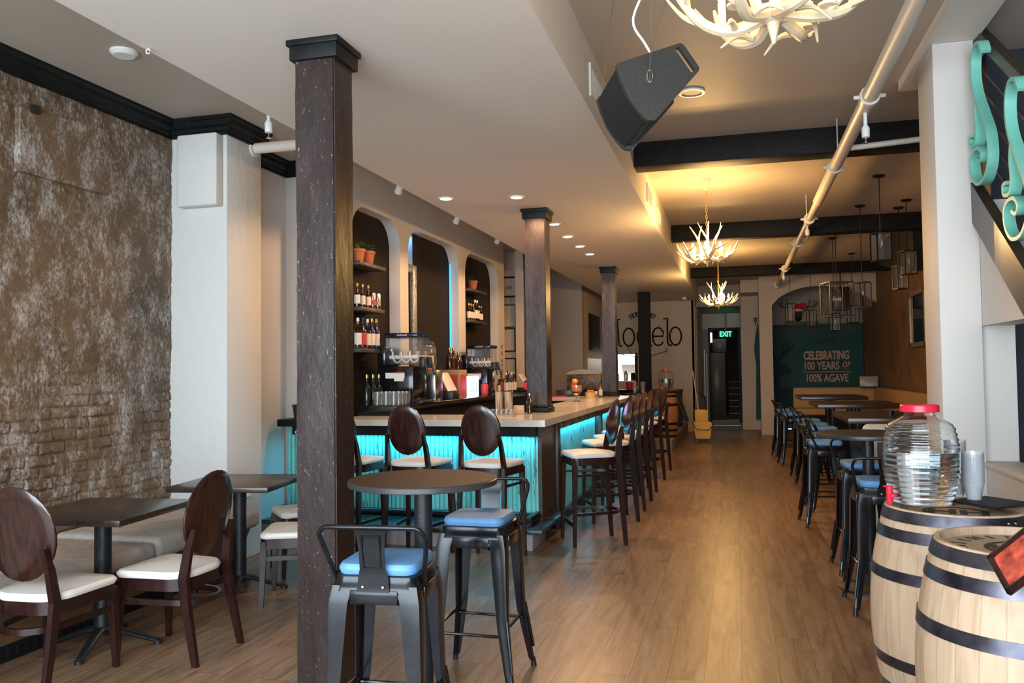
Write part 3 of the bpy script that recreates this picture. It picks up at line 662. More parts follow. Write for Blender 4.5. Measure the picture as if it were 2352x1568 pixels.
# ================================================================= CHAIRS
def oval(w_, h_, th, curve, tilt, z, y, n=28):
    b = B(); bm = b.bm; lay = []
    for side in (1, -1):
        rows = []
        for ring in (1.0, .97, .7, .35):
            rr = []
            for k in range(n):
                a = 2*PI*k/n; xx = w_/2*ring*math.cos(a); zz = h_/2*ring*math.sin(a)
                t_ = th/2 if ring < 1 else th*.25
                yy = side*t_ - curve*(xx/(w_/2))**2
                rr.append(bm.verts.new((xx, y+yy+zz*tilt, z+zz)))
            rows.append(rr)
        for A, D in zip(rows, rows[1:]):
            for k in range(n): bm.faces.new((A[k], A[(k+1) % n], D[(k+1) % n], D[k]))
        cvt = bm.verts.new((0, y+side*th/2, z))
        for k in range(n): bm.faces.new((rows[-1][k], rows[-1][(k+1) % n], cvt))
        lay.append(rows[0])
    for k in range(n): bm.faces.new((lay[0][k], lay[0][(k+1) % n], lay[1][(k+1) % n], lay[1][k]))
    bmesh.ops.recalc_face_normals(bm, faces=bm.faces[:]); return b
def leg4(b, p0, p1, a0, a1):
    # tapered square bar between two points, half sizes a0,a1 = (x,y)
    bm = b.bm; q = []
    for p, a in ((p0, a0), (p1, a1)): q.append([bm.verts.new((p[0]+sx*a[0], p[1]+sy2*a[1], p[2])) for sx, sy2 in ((-1, -1), (1, -1), (1, 1), (-1, 1))])
    for k in range(4): bm.faces.new((q[0][k], q[0][(k+1) % 4], q[1][(k+1) % 4], q[1][k]))
    bm.faces.new(q[0][::-1]); bm.faces.new(q[1]); return b
def poly4(b, pts, hs):
    for i in range(len(pts)-1): leg4(b, pts[i], pts[i+1], hs[i], hs[i+1])
    bmesh.ops.remove_doubles(b.bm, verts=b.bm.verts[:], dist=1e-5)
    # drop inner caps
    return b
def seatpoly(w0, w1, d, n=8):
    # front wide w0 at +y, rear w1 at -y, rounded corners
    P = []
    for (cx_, cy2, rad, a0) in ((w0/2-.05, d/2-.05, .05, 0), (-w0/2+.05, d/2-.05, .05, 90), (-w1/2+.13, -d/2+.13, .13, 180), (w1/2-.13, -d/2+.13, .13, 270)):
        P += arc(cx_, cy2, rad, a0, a0+90, 5)
    return P
def cushion(P, z, h, crown_=.018):
    b = B(); bm = b.bm; n = len(P); rings = []
    for s_, zz in ((.96, z), (1.0, z+h*.35), (1.0, z+h*.6), (.95, z+h*.9), (.8, z+h), (.45, z+h+crown_*.7)):
        rings.append([bm.verts.new((x*s_, y*s_, zz)) for x, y in P])
    for A, D in zip(rings, rings[1:]):
        for k in range(n): bm.faces.new((A[k], A[(k+1) % n], D[(k+1) % n], D[k]))
    c_ = bm.verts.new((0, 0, z+h+crown_))
    for k in range(n): bm.faces.new((rings[-1][k], rings[-1][(k+1) % n], c_))
    bm.faces.new(rings[0][::-1]); bmesh.ops.recalc_face_normals(bm, faces=bm.faces[:]); return b
def wood_chair(name, label, cat, sh, bh, bw, bar_=False, loc=(0, 0, 0), rz=0, group=None):
    # faces +y ; origin on floor below seat centre
    t = thing(name, label, cat, loc, rz, group)
    W, D = .44, .43; P = seatpoly(W, .40, D)
    cushion(P, sh-.045, .045).build('seat', M_cream, t)
    b = B(); Q = [(x*.97, y*.97) for x, y in P]; b.prism(Q, sh-.105, sh-.04, 'xy'); b.build('seat_frame', M_mahog, t, smooth=50)
    for s_ in (-1, 1):
        leg4(B(), (s_*.205, .20, 0), (s_*.19, .185, sh-.06), (.013, .013), (.021, .021)).build('leg', M_mahog, t, smooth=0)
        zt = sh + .22
        b = poly4(B(), [(s_*.195, -.285 if not bar_ else -.255, 0), (s_*.185, -.222, sh*.62), (s_*.18, -.200, sh-.04), (s_*.168, -.222, sh+.12), (s_*.158, -.252, zt)], [(.012, .017), (.014, .024), (.014, .026), (.013, .022), (.012, .012)])
        b.build('leg', M_mahog, t, smooth=50)
    zc = sh+.05+bh/2
    oval(bw, bh, .016, -.018, -.16, zc, -.235).build('backrest', M_mahog2, t, smooth=50)
    # ring stretchers
    def ring(zr, hh):
        b = B(); pts_ = [(.19, .18)] + [(.165, -.02)] + arc(0, -.10, .155, 0, -180, 10) + [(-.165, -.02), (-.19, .18)]
        bm = b.bm; pr = None
        for i, (x, y) in enumerate(pts_):
            a = pts_[max(i-1, 0)]; c_ = pts_[min(i+1, len(pts_)-1)]; L = math.hypot(c_[0]-a[0], c_[1]-a[1]) or 1; nx, ny = -(c_[1]-a[1])/L*.009, (c_[0]-a[0])/L*.009
            q = [bm.verts.new(v) for v in ((x+nx, y+ny, zr-hh), (x-nx, y-ny, zr-hh), (x-nx, y-ny, zr+hh), (x+nx, y+ny, zr+hh))]
            if pr:
                for k in range(4): bm.faces.new((pr[k], pr[(k+1) % 4], q[(k+1) % 4], q[k]))
            pr = q
        bmesh.ops.recalc_face_normals(bm, faces=bm.faces[:]); b.build('stretcher', M_mahog, t, smooth=50)
    if bar_:
        ring(sh-.19, .011); ring(.27, .013)
        B().box(-.19, .19, .175, .20, .16, .20, .005).build('footrest', M_mahog, t)
    else: ring(sh-.17, .015)
    return t
G1 = 'dark wooden dining chairs by the brick wall'
c1 = wood_chair('dining_chair', 'dark wooden round-back chair with white seat, at the far left edge of the photo', 'chair', .475, .46, .40, loc=(-3.31, 3.42, 0), rz=.06, group=G1)
dup(c1, (-2.99, 3.92, 0), PI/2-.02, 'dark wooden round-back chair with white seat, right of the nearer square table')
dup(c1, (-2.86, 5.02, 0), PI/2+.35, 'white-seated wooden chair half hidden by the near post, closer to the camera')
dup(c1, (-3.22, 5.74, 0), PI/2+.75, 'wooden chair with a pale glare on its round back, behind the second square table')
G2 = 'wooden bar stools around the bar'
c2 = wood_chair('bar_stool', 'wooden round-back bar stool at the bar front, right-hand one before the corner', 'bar stool', .79, .40, .335, True, loc=(-1.90, 6.36, 0), rz=-.08, group=G2)
dup(c2, (-2.52, 6.36, 0), -.08, 'wooden round-back bar stool in the middle of the bar front')
dup(c2, (-3.13, 6.37, 0), -.05, 'wooden bar stool at the bar front whose back is hidden by the near post')
nm = ('nearest wooden bar stool on the aisle side of the bar', 'second wooden bar stool from the near corner on the aisle side', 'third wooden bar stool along the aisle side of the bar', 'fourth wooden bar stool along the aisle side of the bar', 'fifth wooden bar stool along the aisle side of the bar', 'next-to-last wooden bar stool along the aisle', 'farthest wooden bar stool along the aisle side')
for i, (y, rz) in enumerate(((7.20, .46), (8.30, .42), (8.95, .36), (9.60, .42), (10.32, .36), (11.45, .40), (12.55, .38))):
    dup(c2, (-1.255 if i == 0 else -1.27, y, 0), PI/2+rz, nm[i])

def metal_stool(name, label, loc, rz, group):
    # faces +y
    t = thing(name, label, 'bar stool', loc, rz, group); sh = .76; a = .155; fo = .215
    sq = lambda h, rad: [(x, y) for (cx_, cy2, a0) in ((h-rad, h-rad, 0), (-h+rad, h-rad, 90), (-h+rad, -h+rad, 180), (h-rad, -h+rad, 270)) for x, y in arc(cx_, cy2, rad, a0, a0+90, 4)]
    b = B(); bm = b.bm; rings = []
    for h, z in ((a+.012, sh-.055), (a+.008, sh-.035), (a+.004, sh-.03), (a, sh-.004), (a-.01, sh), (a*.5, sh-.004)): rings.append([bm.verts.new((x, y, z)) for x, y in sq(h, .04 if h > .1 else .02)])
    for A, D in zip(rings, rings[1:]):
        for k in range(len(A)): bm.faces.new((A[k], A[(k+1) % len(A)], D[(k+1) % len(A)], D[k]))
    bm.faces.new(rings[-1]); bmesh.ops.recalc_face_normals(bm, faces=bm.faces[:]); b.build('seat', M_blkmetal, t)
    for sx in (-1, 1):
        for sy2 in (-1, 1):
            # angle-section tapered leg, hollow side inward
            b = B(); bm = b.bm; prev = None
            for z, o_, wd, th in ((sh-.035, a+.004, .075, .004), (sh-.10, a+.016, .072, .004), (.30, fo-.035, .048, .004), (.04, fo-.002, .030, .004), (.028, fo, .026, .004)):
                L = [(0, 0), (-wd*.35, .003), (-wd, 0), (-wd, -th), (-wd*.3, -th-.002), (-th-.012, -.02), (-th, -wd), (0, -wd), (.003, -wd*.35)]
                q = [bm.verts.new((sx*(o_+x), sy2*(o_+y), z)) for x, y in L]
                if prev:
                    for k in range(len(q)): bm.faces.new((prev[k], prev[(k+1) % len(q)], q[(k+1) % len(q)], q[k]))
                prev = q
            bmesh.ops.recalc_face_normals(bm, faces=bm.faces[:]); lg = b.build('leg', M_blkmetal, t, smooth=50)
            B().tube([(sx*(fo-.008), sy2*(fo-.008), .045), (sx*(fo-.004), sy2*(fo-.004), 0.0)], [.013, .015], 12).build('foot_cap', M_black, lg)
            B().tube([(sx*(a+.012), sy2*(a+.012), sh-.12), (sx*(fo-.02), sy2*(fo-.02), .17)][:1]+[(sx*(fo-.022), sy2*(fo-.022), .32), (sx*(fo-.010), sy2*(fo-.010), .14)][1:], .006, 6).bm.free()
            rb = B().tube([(sx*(fo-.038), sy2*(fo-.038), .33), (sx*(fo-.005), sy2*(fo-.005), .10)], [.008, .008], 8); rb.build('rib', M_blkmetal, lg)
    zb = .255; e = fo-.045
    for p0, p1 in (((-e, -e), (e, -e)), ((e, -e), (e, e)), ((e, e), (-e, e)), ((-e, e), (-e, -e))):
        B().cyl((*p0, zb if p0[1] == p1[1] else zb+.03), (*p1, zb if p0[1] == p1[1] else zb+.03), .0075, n=8).build('foot_brace', M_blkmetal, t)
    B().box(-.20, .20, -.012, .012, -.004, .004, rot=Matrix.Rotation(PI/4, 3, 'Z'), at=(0, 0, sh-.11)).box(-.20, .20, -.012, .012, -.004, .004, rot=Matrix.Rotation(-PI/4, 3, 'Z'), at=(0, 0, sh-.12)).build('cross_brace', M_blkmetal, t)
    for k in range(4): B().box(-.09, .09, a+.008, a+.016, sh-.10, sh-.05, .003, rot=Matrix.Rotation(k*PI/2, 3, 'Z')).build('skirt_panel', M_blkmetal, t)
    # tube back
    zt = sh+.185; yb = -a-.045
    T = [(-a-.012, -a+.07, sh-.03), (-a-.022, -a+.04, sh+.02), (-a-.045, yb+.03, zt-.05)] + [(-a-.045+.035*(1-math.cos(q)), yb+.01*(1-q), zt-.05+.05*math.sin(q)) for q in (.5, 1.0, 1.5)] 
    T = T + [(-x, y, z) for x, y, z in T[::-1]]
    B().tube(T, .0095, 10).build('back_tube', M_blkmetal, t)
    b = B(); bm = b.bm; prev = None
    for z, hw, yy in ((sh-.055, .062, -a-.016), (sh-.01, .058, -a-.012), (sh+.03, .048, -a-.018), (sh+.10, .048, -a-.032), (sh+.16, .055, yb+.005), (zt, .064, yb-.004)):
        q = [bm.verts.new(v) for v in ((-hw, yy+.003, z), (hw, yy+.003, z), (hw, yy-.003, z), (-hw, yy-.003, z))]
        if prev:
            for k in range(4): bm.faces.new((prev[k], prev[(k+1) % 4], q[(k+1) % 4], q[k]))
        else: bm.faces.new(q)
        prev = q
    bm.faces.new(prev[::-1]); bmesh.ops.recalc_face_normals(bm, faces=bm.faces[:])
    pl_ = b.build('back_plate', M_blkmetal, t, smooth=30)
    P_ = [(-.032, sh+.035, -a-.0235), (.032, sh+.035, -a-.0235), (.034, sh+.15, yb-.004), (-.034, sh+.15, yb-.004)]
    B().tube([(x, y, z) for x, z, y in P_], .0028, 6, True).build('embossed_rim', M_blkmetal, pl_)
    for x in (-.038, .038): B().lathe([(0, .006), (.004, .005), (.0065, 0), (0, 0)], 12).build('rivet', M_chrome, pl_).matrix_local = Matrix.Translation((x, -a-.018, sh-.035)) @ Matrix.Rotation(PI/2, 4, 'X')
    cushion(sq(.150, .045), sh+.001, .042, .006).build('cushion', M_bluevinyl, t)
    return t
G3 = 'black metal bar stools with blue cushions'
s1 = metal_stool('metal_stool', 'black metal stool with sky blue cushion, nearest the camera beside the near post', (-1.30, 2.95, 0), .10, G3)
dup(s1, (-1.235, 3.93, 0), PI+.0, 'black metal stool with blue cushion behind the small round table')
lab = ('black metal stool nearest the barrels, right side', 'black metal stool behind the small high round table on the right', 'black metal stool alone on the aisle, left of the dark high tables', 'second blue-cushioned stool along the dark high tables', 'third blue-cushioned stool along the dark high tables', 'fourth blue-cushioned stool along the dark high tables', 'fifth blue-cushioned stool along the dark high tables', 'sixth blue-cushioned stool along the dark high tables', 'farthest black metal stool, beside the arched wall pier')
dup(s1, (.87, 5.62, 0), .03, lab[0]); dup(s1, (.90, 6.62, 0), PI+.05-PI*0, lab[1])
for i, (x, y) in enumerate(((.80, 8.45), (.93, 9.35), (.97, 10.35), (.95, 11.1), (.93, 11.9), (.84, 13.5), (.80, 14.7))):
    dup(s1, (x, y, 0), -PI/2+.1, lab[i+2])

# ================================================================= TABLES
def xbase(t, h, arm=.30, pr=.045):
    B().cyl((0, 0, .06), (0, 0, h-.04), pr, n=24).build('column', M_iron, t)
    for k in range(4):
        a = k*PI/2+.25; dx, dy = math.cos(a), math.sin(a); b = B()
        b.tube([(0, 0, .10), (dx*arm*.3, dy*arm*.3, .085), (dx*arm*.8, dy*arm*.8, .035), (dx*arm, dy*arm, .018)], [.035, .032, .024, .020], 10, flat=(1, .6)); b.cyl((dx*arm, dy*arm, 0), (dx*arm, dy*arm, .02), .024, n=12)
        b.build('base_arm', M_iron, t)
    B().box(-.16, .16, -.16, .16, h-.05, h-.035, .004).build('top_plate', M_iron, t)
G4 = 'dark square tables by the brick wall'
t1 = thing('square_table', 'dark wooden square table nearest the camera by the brick wall', 'table', (-3.44, 3.90, 0), .10, G4)
B().box(-.35, .35, -.36, .36, .725, .76, .004).build('tabletop', M_tabledark, t1, smooth=30); xbase(t1, .76)
dup(t1, (-3.36, 5.10, 0), .16, 'dark wooden square table farther from the camera, next to the white pier')
rt_ = thing('round_table', 'small high round table with brown top beside the near post', 'table', (-1.29, 3.30, 0))
B().lathe([(0, 1.025), (.312, 1.025), (.315, 1.028), (.315, 1.047), (.312, 1.05), (0, 1.05)], 64).build('tabletop', M_edge, rt_); B().lathe([(0, 1.0495), (.309, 1.0495), (.308, 1.0515), (0, 1.0515)], 64).build('laminate', M_tablebrown, rt_)
B().cyl((0, 0, .03), (0, 0, 1.02), .038, n=28).build('column', M_iron, rt_); B().lathe([(0, 0), (.17, 0), (.17, .015), (.08, .035), (.04, .06), (0, .06)], 40).build('base', M_iron, rt_)
r3 = thing('round_table', 'black high round table behind the water jug', 'table', (.855, 6.07, 0))
B().lathe([(0, 1.02), (.328, 1.02), (.33, 1.03), (.33, 1.045), (.327, 1.05), (0, 1.05)], 64).build('tabletop', M_edge, r3); B().cyl((0, 0, .03), (0, 0, 1.02), .038, n=24).build('column', M_iron, r3)
B().lathe([(0, 0), (.21, 0), (.21, .012), (.09, .04), (.05, .10), (0, .10)], 40).build('base', M_iron, r3)
G5 = 'dark high tables along the right side'
t5 = thing('high_table', 'dark rectangular high table closest to the water jug, with tea lights on it', 'table', (1.42, 8.4, 0), 0, G5)
B().box(-.48, .48, -.62, .62, 1.0, 1.05, .005).build('tabletop', M_tabledark, t5)
for y in (-.35, .35): B().cyl((0, y, .02), (0, y, 1.0), .04, n=16).build('column', M_iron, t5); B().box(-.25, .25, y-.05, y+.05, 0, .03, .01).build('base', M_iron, t5)
dup(t5, (1.42, 11.2, 0), None, 'dark rectangular high table in the middle of the right-hand row'); dup(t5, (1.42, 13.9, 0), None, 'farthest dark high table, before the tan bench back')
for i, x in enumerate((1.36, 1.48)):
    t = thing('tea_light', ('left', 'right')[i]+' of two small dark tea light holders on the nearest high table', 'candle holder', (x, 8.25, 1.05), 0, 'tea lights on the high table')
    B().lathe([(0, 0), (.032, 0), (.036, .04), (.03, .042), (.028, .01), (0, .01)], 16).build('holder', M_black, t)

# ================================================================= BENCHES
bb = thing('banquette_bench', 'long low bench with grey suede cushions along the brick wall', 'bench', (-4.0, 4.2, 0))
B().prism([(-.37, -4), (.30, -4), (.22, -4)][:0] or [(-.36, 0), (.22, 0), (.36, .33), (-.36, .33)], -2.2, 1.48, 'xz').build('base', M_goldbase, bb)
b = B().box(.20, .262, -2.2, 1.48, 0, .09, .004)
for k in range(60): b.box(.262, .268, -2.15+k*.06, -2.12+k*.06, .02, .07, .002)
b.build('skirting', M_blackpaint, bb)
for y0_, y1_, zz in ((-2.2, -.55, .445), (-.55, .30, .445), (.30, 1.48, .47)): B().box(-.37, .45, y0_+.004, y1_-.004, .33, zz, .045, 4).build('cushion', M_fabric, bb, smooth=60)
tag(B().box(-.008, .008, -.03, .03, -.05, .05, .003).build('wall_outlet', M_white), 'small white outlet low on the white pier', 'outlet', loc=(-3.86, 6.0, .55))
rb = thing('banquette_bench', 'tan upholstered L-shaped bench in front of the arch and brick wall', 'bench', (2.6, 14, 0))
B().box(.22, .38, -5.4, 5.1, .58, 1.06, .06, 4).build('side_backrest', M_tan, rb, smooth=60); B().box(-.15, .22, -5.4, 4.7, .48, .62, .04, 3).build('side_seat', M_tan, rb, smooth=60)
B().box(-1.40, .30, 5.05, 5.22, .60, 1.06, .05, 4).build('back_backrest', M_tan, rb, smooth=60); B().box(-1.38, .2, 4.55, 5.05, .48, .62, .04, 3).build('back_seat', M_tan, rb, smooth=60)
B().box(-.12, .38, -5.4, 5.1, 0, .48).box(-1.38, .3, 4.6, 5.2, 0, .48).build('base', M_blackpaint, rb)
be = thing('booth_end', 'cream rounded booth end with a dark inset panel behind the water jug', 'booth', (1.55, 7.25, 0))
B().box(-.56, .6, 0, .12, 0, 1.03, .05, 5).build('frame', M_creamup, be, smooth=60); B().box(-.46, .5, -.012, .0, .05, .89, .005).build('panel', M_taupe, be)

# ================================================================= BARRELS
def barrel(name, label, loc, rz, H_, rt2, rm, top=True, mat=None, hoopm=None, group=None):
    mat = mat or M_oak; hoopm = hoopm or M_hoop
    t = thing(name, label, 'barrel', loc, rz, group)
    rad = lambda z: rt2+(rm-rt2)*(1-((z/H_-.5)*2)**2)
    pr = [(rad(H_*k/28), H_*k/28) for k in range(29)]
    prof = [(0, .03), (rad(0)-.02, .03), (rad(0)-.02, 0)] + pr + [(rt2-.016, H_), (rt2-.02, H_-.028)]
    B().lathe(prof, 64, close=False).build('staves', mat, t)
    B().lathe([(0, H_-.028), (rt2-.018, H_-.028), (rt2-.018, H_-.034), (0, H_-.034)], 48).build('head', M_oakhead, t)
    for zf in (.968, .885, .70, .30, .165, .04):
        z0 = H_*zf-.023; z1 = z0+.045
        b = B().lathe([(rad(z0)-.002, z0), (rad(z0)+.004, z0), (rad(z1)+.004, z1), (rad(z1)-.002, z1)], 64, close=False); h = b.build('hoop', hoopm, t, smooth=60)
        if group is None: continue
        for da in (0, .12):
            a = -2.05+da+zf; zc_ = (z0+z1)/2; rr = rad(zc_)+.003
            q = B().lathe([(0, .004), (.004, .003), (.007, 0), (0, 0)], 10).build('rivet', M_chrome, h); q.matrix_local = Matrix.Translation((rr*math.cos(a), rr*math.sin(a), zc_)) @ Matrix.Rotation(a, 4, 'Z') @ Matrix.Rotation(PI/2, 4, 'Y')
    return t
G6 = 'oak barrels in the right foreground'
BA = barrel('oak_barrel', 'pale oak barrel carrying the water jug, behind the nearer barrel', (.895, 3.94, 0), 0, .90, .275, .345, group=G6)
BB = barrel('oak_barrel', 'pale oak barrel nearest the camera, with black stamped lettering on its lid', (.935, 3.16, 0), .2, .905, .280, .352, group=G6)
def headink(BX, s):
    zt_ = (.90 if BX == BA else .905)-.0275
    b = B(); b.lathe([(.112, zt_), (.128, zt_), (.128, zt_+.0012), (.112, zt_+.0012)], 48, close=False); b.build('stamp_ring', M_ink, BX)
    text('stamp_letters', 'HH', .17, M_ink, BX, (0, -.058, zt_), (0, 0, -.2), .0008, bold=.006)
    for k, ch in enumerate(s):
        a = math.radians(200-k*(330/len(s))); q = text('stamp_letter', ch, .062, M_ink, BX, (.185*math.cos(a), .185*math.sin(a), zt_), (0, 0, a-PI/2), .0008, bold=.003)
for BX in (BA, BB): headink(BX, 'IIHIIHII IHIIHIIIHI')
# water jug
def jug(loc, s=1.0, label='', rz=0, tap=True):
    t = thing('water_jug', label, 'water dispenser', loc, rz, 'barrel-shaped water dispensers'); t.scale = (s, s, s)
    H_ = .405; pts_ = []
    n = 96
    for i in range(n+1):
        z = H_*i/n; q = z/H_
        env = .112+.052*math.sin(PI*min(1, max(0, (q+.06)/1.12)))**.8
        if q > .86: env = .062+(env-.062)*math.cos((q-.86)/.14*PI/2)
        rip = 0
        if .02 < q < .88: rip = .0028*math.sin(z*2*PI/.024)*(1.0 if (q < .38 or q > .62) else .15)
        pts_.append((max(.06, env+rip), z+.004))
    pts_ = [(.0, 0), (.095, 0)] + pts_ + [(.058, H_+.035)]
    inner = [(max(0, rr-.0035), z) for rr, z in pts_[::-1]]; inner = [(rr, max(z, .004)) for rr, z in inner[:-1]]+[(0, .004)]
    B().lathe(pts_+inner, 64, close=False).build('jug_body', M_plglass, t, smooth=70)
    wl = H_*.60
    wp = [(0, .0055)]+[(rr-.0042, z) for rr, z in pts_[2:-1] if .006 < z < wl]; wp += [(wp[-1][0], wl), (0, wl)]
    B().lathe(wp, 64, close=False).build('water', M_water, t, smooth=70)
    B().lathe([(0, H_+.05), (.078, H_+.05), (.083, H_+.045), (.083, H_+.018), (.075, H_+.015), (.0, H_+.04)], 48).build('lid', M_red, t)
    if tap:
        tp = B().cyl((-.105, -.0, .045), (-.165, -.0, .045), .011, n=14).lathe([(0, 0), (.02, 0), (.02, .01), (0, .01)], 16, (-.15, 0, .04)).build('tap', M_red, t)
        B().tube([(-.165, 0, .085), (-.165, 0, .02), (-.163, 0, .005)], [.015, .014, .010], 14).box(-.195, -.15, -.008, .008, .083, .09, .003).build('spout', M_red, tp)
    return t
jug((.765, 3.93, .905), .94, 'large clear water jug with red lid and red tap standing on the oak barrel', .45)
mt = B(); 
for k in range(13): mt.box(-.115+k*.0185, -.110+k*.0185, -.11, .11, 0, .012); mt.box(-.115, .115, -.11+k*.0175, -.105+k*.0175, 0, .010)
tag(mt.build('rubber_mat', M_black), 'black rubber grid mat on the barrel behind the cups', 'mat', loc=(1.045, 3.98, .905), rotz=.7)
def cups(x, y, n, label):
    t = thing('cup_stack', label, 'cup stack', (x, y, .918), 0, 'stacks of clear plastic cups on the barrel')
    for k in range(n): z = k*.0075; B().lathe([(.029, z), (.0425, z+.075), (.045, z+.077), (.045, z+.08), (.0415, z+.08), (.0275, z+.003), (0, z+.003), (0, z)], 24, close=False).build('cup', M_cup, t)
cups(.985, 4.0, 18, 'front stack of clear plastic cups right of the water jug'); cups(.935, 4.08, 24, 'rear stack of clear plastic cups half hidden by the water jug')
# framed sign at right edge
fs = thing('framed_menu', 'small dark framed red menu sticking in at the right edge before the barrel', 'framed sign', (.86, 2.68, 0.0))
fa = Vector((.62, -.35, .70)).normalized(); fb = Vector((-.126, .836, .53)); fb = (fb-fa*fb.dot(fa)).normalized(); fn = fa.cross(fb)
rr_ = Matrix((fa, fb, fn)).transposed(); fo_ = Vector((.747-.86, 2.70-2.68, .835))
def fr(b, x0, x1, y0, y1, z0=-.009, z1=.009, bev=.003): return b.box(x0, x1, y0, y1, z0, z1, bev, rot=rr_, at=fo_)
b = B(); fr(b, 0, .018, 0, .15); fr(b, .262, .28, 0, .15); fr(b, 0, .28, 0, .018); fr(b, 0, .28, .132, .15); b.build('frame', M_mahog, fs)
b = B(); fr(b, .016, .264, .016, .134, -.003, .004, 0); b.build('print', plain('red_orange_print', (.38, .06, .035), .3, noise_s=30, var=.7), fs)
pm = fo_+fa*.14+fb*.06-fn*.012
B().cyl((pm.x, pm.y, 0), pm, .008, n=10).lathe([(0, 0), (.1, 0), (.1, .01), (0, .012)], 24, (pm.x, pm.y, 0)).build('stand', M_blkmetal, fs)

# ================================================================= CHANDELIERS
def chandelier(loc, label, rz, cz, group):
    t = thing('antler_chandelier', label, 'chandelier', loc, rz, group); rnd = random.Random(7)
    B().lathe([(0, -.03), (.03, -.03), (.055, -.012), (.06, 0), (.03, .012), (0, .012)], 24).build('hub', M_antler, t)
    B().lathe([(0, -.10), (.006, -.095), (.012, -.07), (.022, -.03), (0, -.03)], 16).build('finial', M_antler, t)
    for k in range(6):
        a = k*PI/3+.2; ca, sa = math.cos(a), math.sin(a); tw = .35
        def pt(rr, z, da=0): return (rr*math.cos(a+da), rr*math.sin(a+da), z)
        b = B(); main = spl([pt(.02, .0), pt(.12, -.03, .15), pt(.21, -.015, .35), pt(.28, .05, .45), pt(.335, .15, .42)], 4)
        b.tube(main, [.024-.018*(i/(len(main)-1))**1.3 for i in range(len(main))], 8)
        for q, (ro, z0_, dr, dz, da) in enumerate(((.16, -.02, .10, .10, -.25), (.23, .0, .11, .09, .10), (.12, -.03, .06, -.035, .7), (.27, .05, .06, .10, .7))):
            p0 = pt(ro, z0_, .25+.1*q*.5); p2 = pt(ro+dr, z0_+dz, .3+da); pm = ((p0[0]+p2[0])/2, (p0[1]+p2[1])/2, (p0[2]+p2[2])/2-.02*(1 if dz > 0 else -1))
            s_ = spl([p0, pm, p2], 3); b.tube(s_, [.013-.010*(i/(len(s_)-1)) for i in range(len(s_))], 7)
        b.build('antler', M_antler, t)
        if k % 2 == 0:
            b = B(); up = spl([pt(.04, .0), pt(.07, .10, .2), pt(.11, .22, .3), pt(.20, .36, .3)], 4)
            b.tube(up, [.020-.015*(i/(len(up)-1)) for i in range(len(up))], 8); s_ = spl([up[7], pt(.13, .28, -.2), pt(.15, .37, -.5)], 3); b.tube(s_, [.012-.009*(i/(len(s_)-1)) for i in range(len(s_))], 7); b.build('upright_antler', M_antler, t)
        x, y, _ = pt(.165, 0, .1)
        B().cyl((x, y, -.01), (x, y, .075), .013, n=12).lathe([(0, .0), (.028, .0), (.03, .008), (0, .008)], 16, (x, y, -.012)).build('candle_sleeve', M_candle, t)
        B().lathe([(0, .075), (.010, .078), (.017, .10), (.012, .13), (.003, .155), (0, .158)], 14, (x, y, 0)).build('bulb', M_bulb, t)
    H_ = cz-loc[2]
    B().cyl((0, 0, .01), (0, 0, .16), .012, n=10).build('stem', M_antler, t)
    b = B(); z = .16; k = 0
    while z < H_-.12:
        pts_ = [((.010*math.cos(q) if k % 2 else 0), (0 if k % 2 else .010*math.cos(q)), z+.022+.022*math.sin(q)) for q in [2*PI*i/10 for i in range(10)]]
        b.tube(pts_, .0028, 5, True); z += .037; k += 1
    b.build('chain', M_gold, t)
    B().lathe([(0, H_-.13), (.012, H_-.12), (.02, H_-.07), (.06, H_-.01), (.06, H_), (0, H_)], 24).build('canopy', M_candle, t)
    return t
CH = ((.14, 2.75, 2.635), (-.27, 9.1, 2.69), (-.26, 14.7, 2.63))
cl = ('antler chandelier cut off by the top edge of the photo', 'lit antler chandelier in the middle of the aisle ceiling', 'smallest, farthest lit antler chandelier before the hall')
for i, (x, y, z) in enumerate(CH):
    chandelier((x, y, z), cl[i], (.5, .15, .7)[i], HC, 'antler chandeliers')
    P_ = (8, 88, 66)[i]
    for k in range(3):
        a = k*2*PI/3+.5; light('chandelier_glow', 'POINT', (x+.165*math.cos(a), y+.165*math.sin(a), z+.19), P_/3, (1, .58, .20), radius=.03)

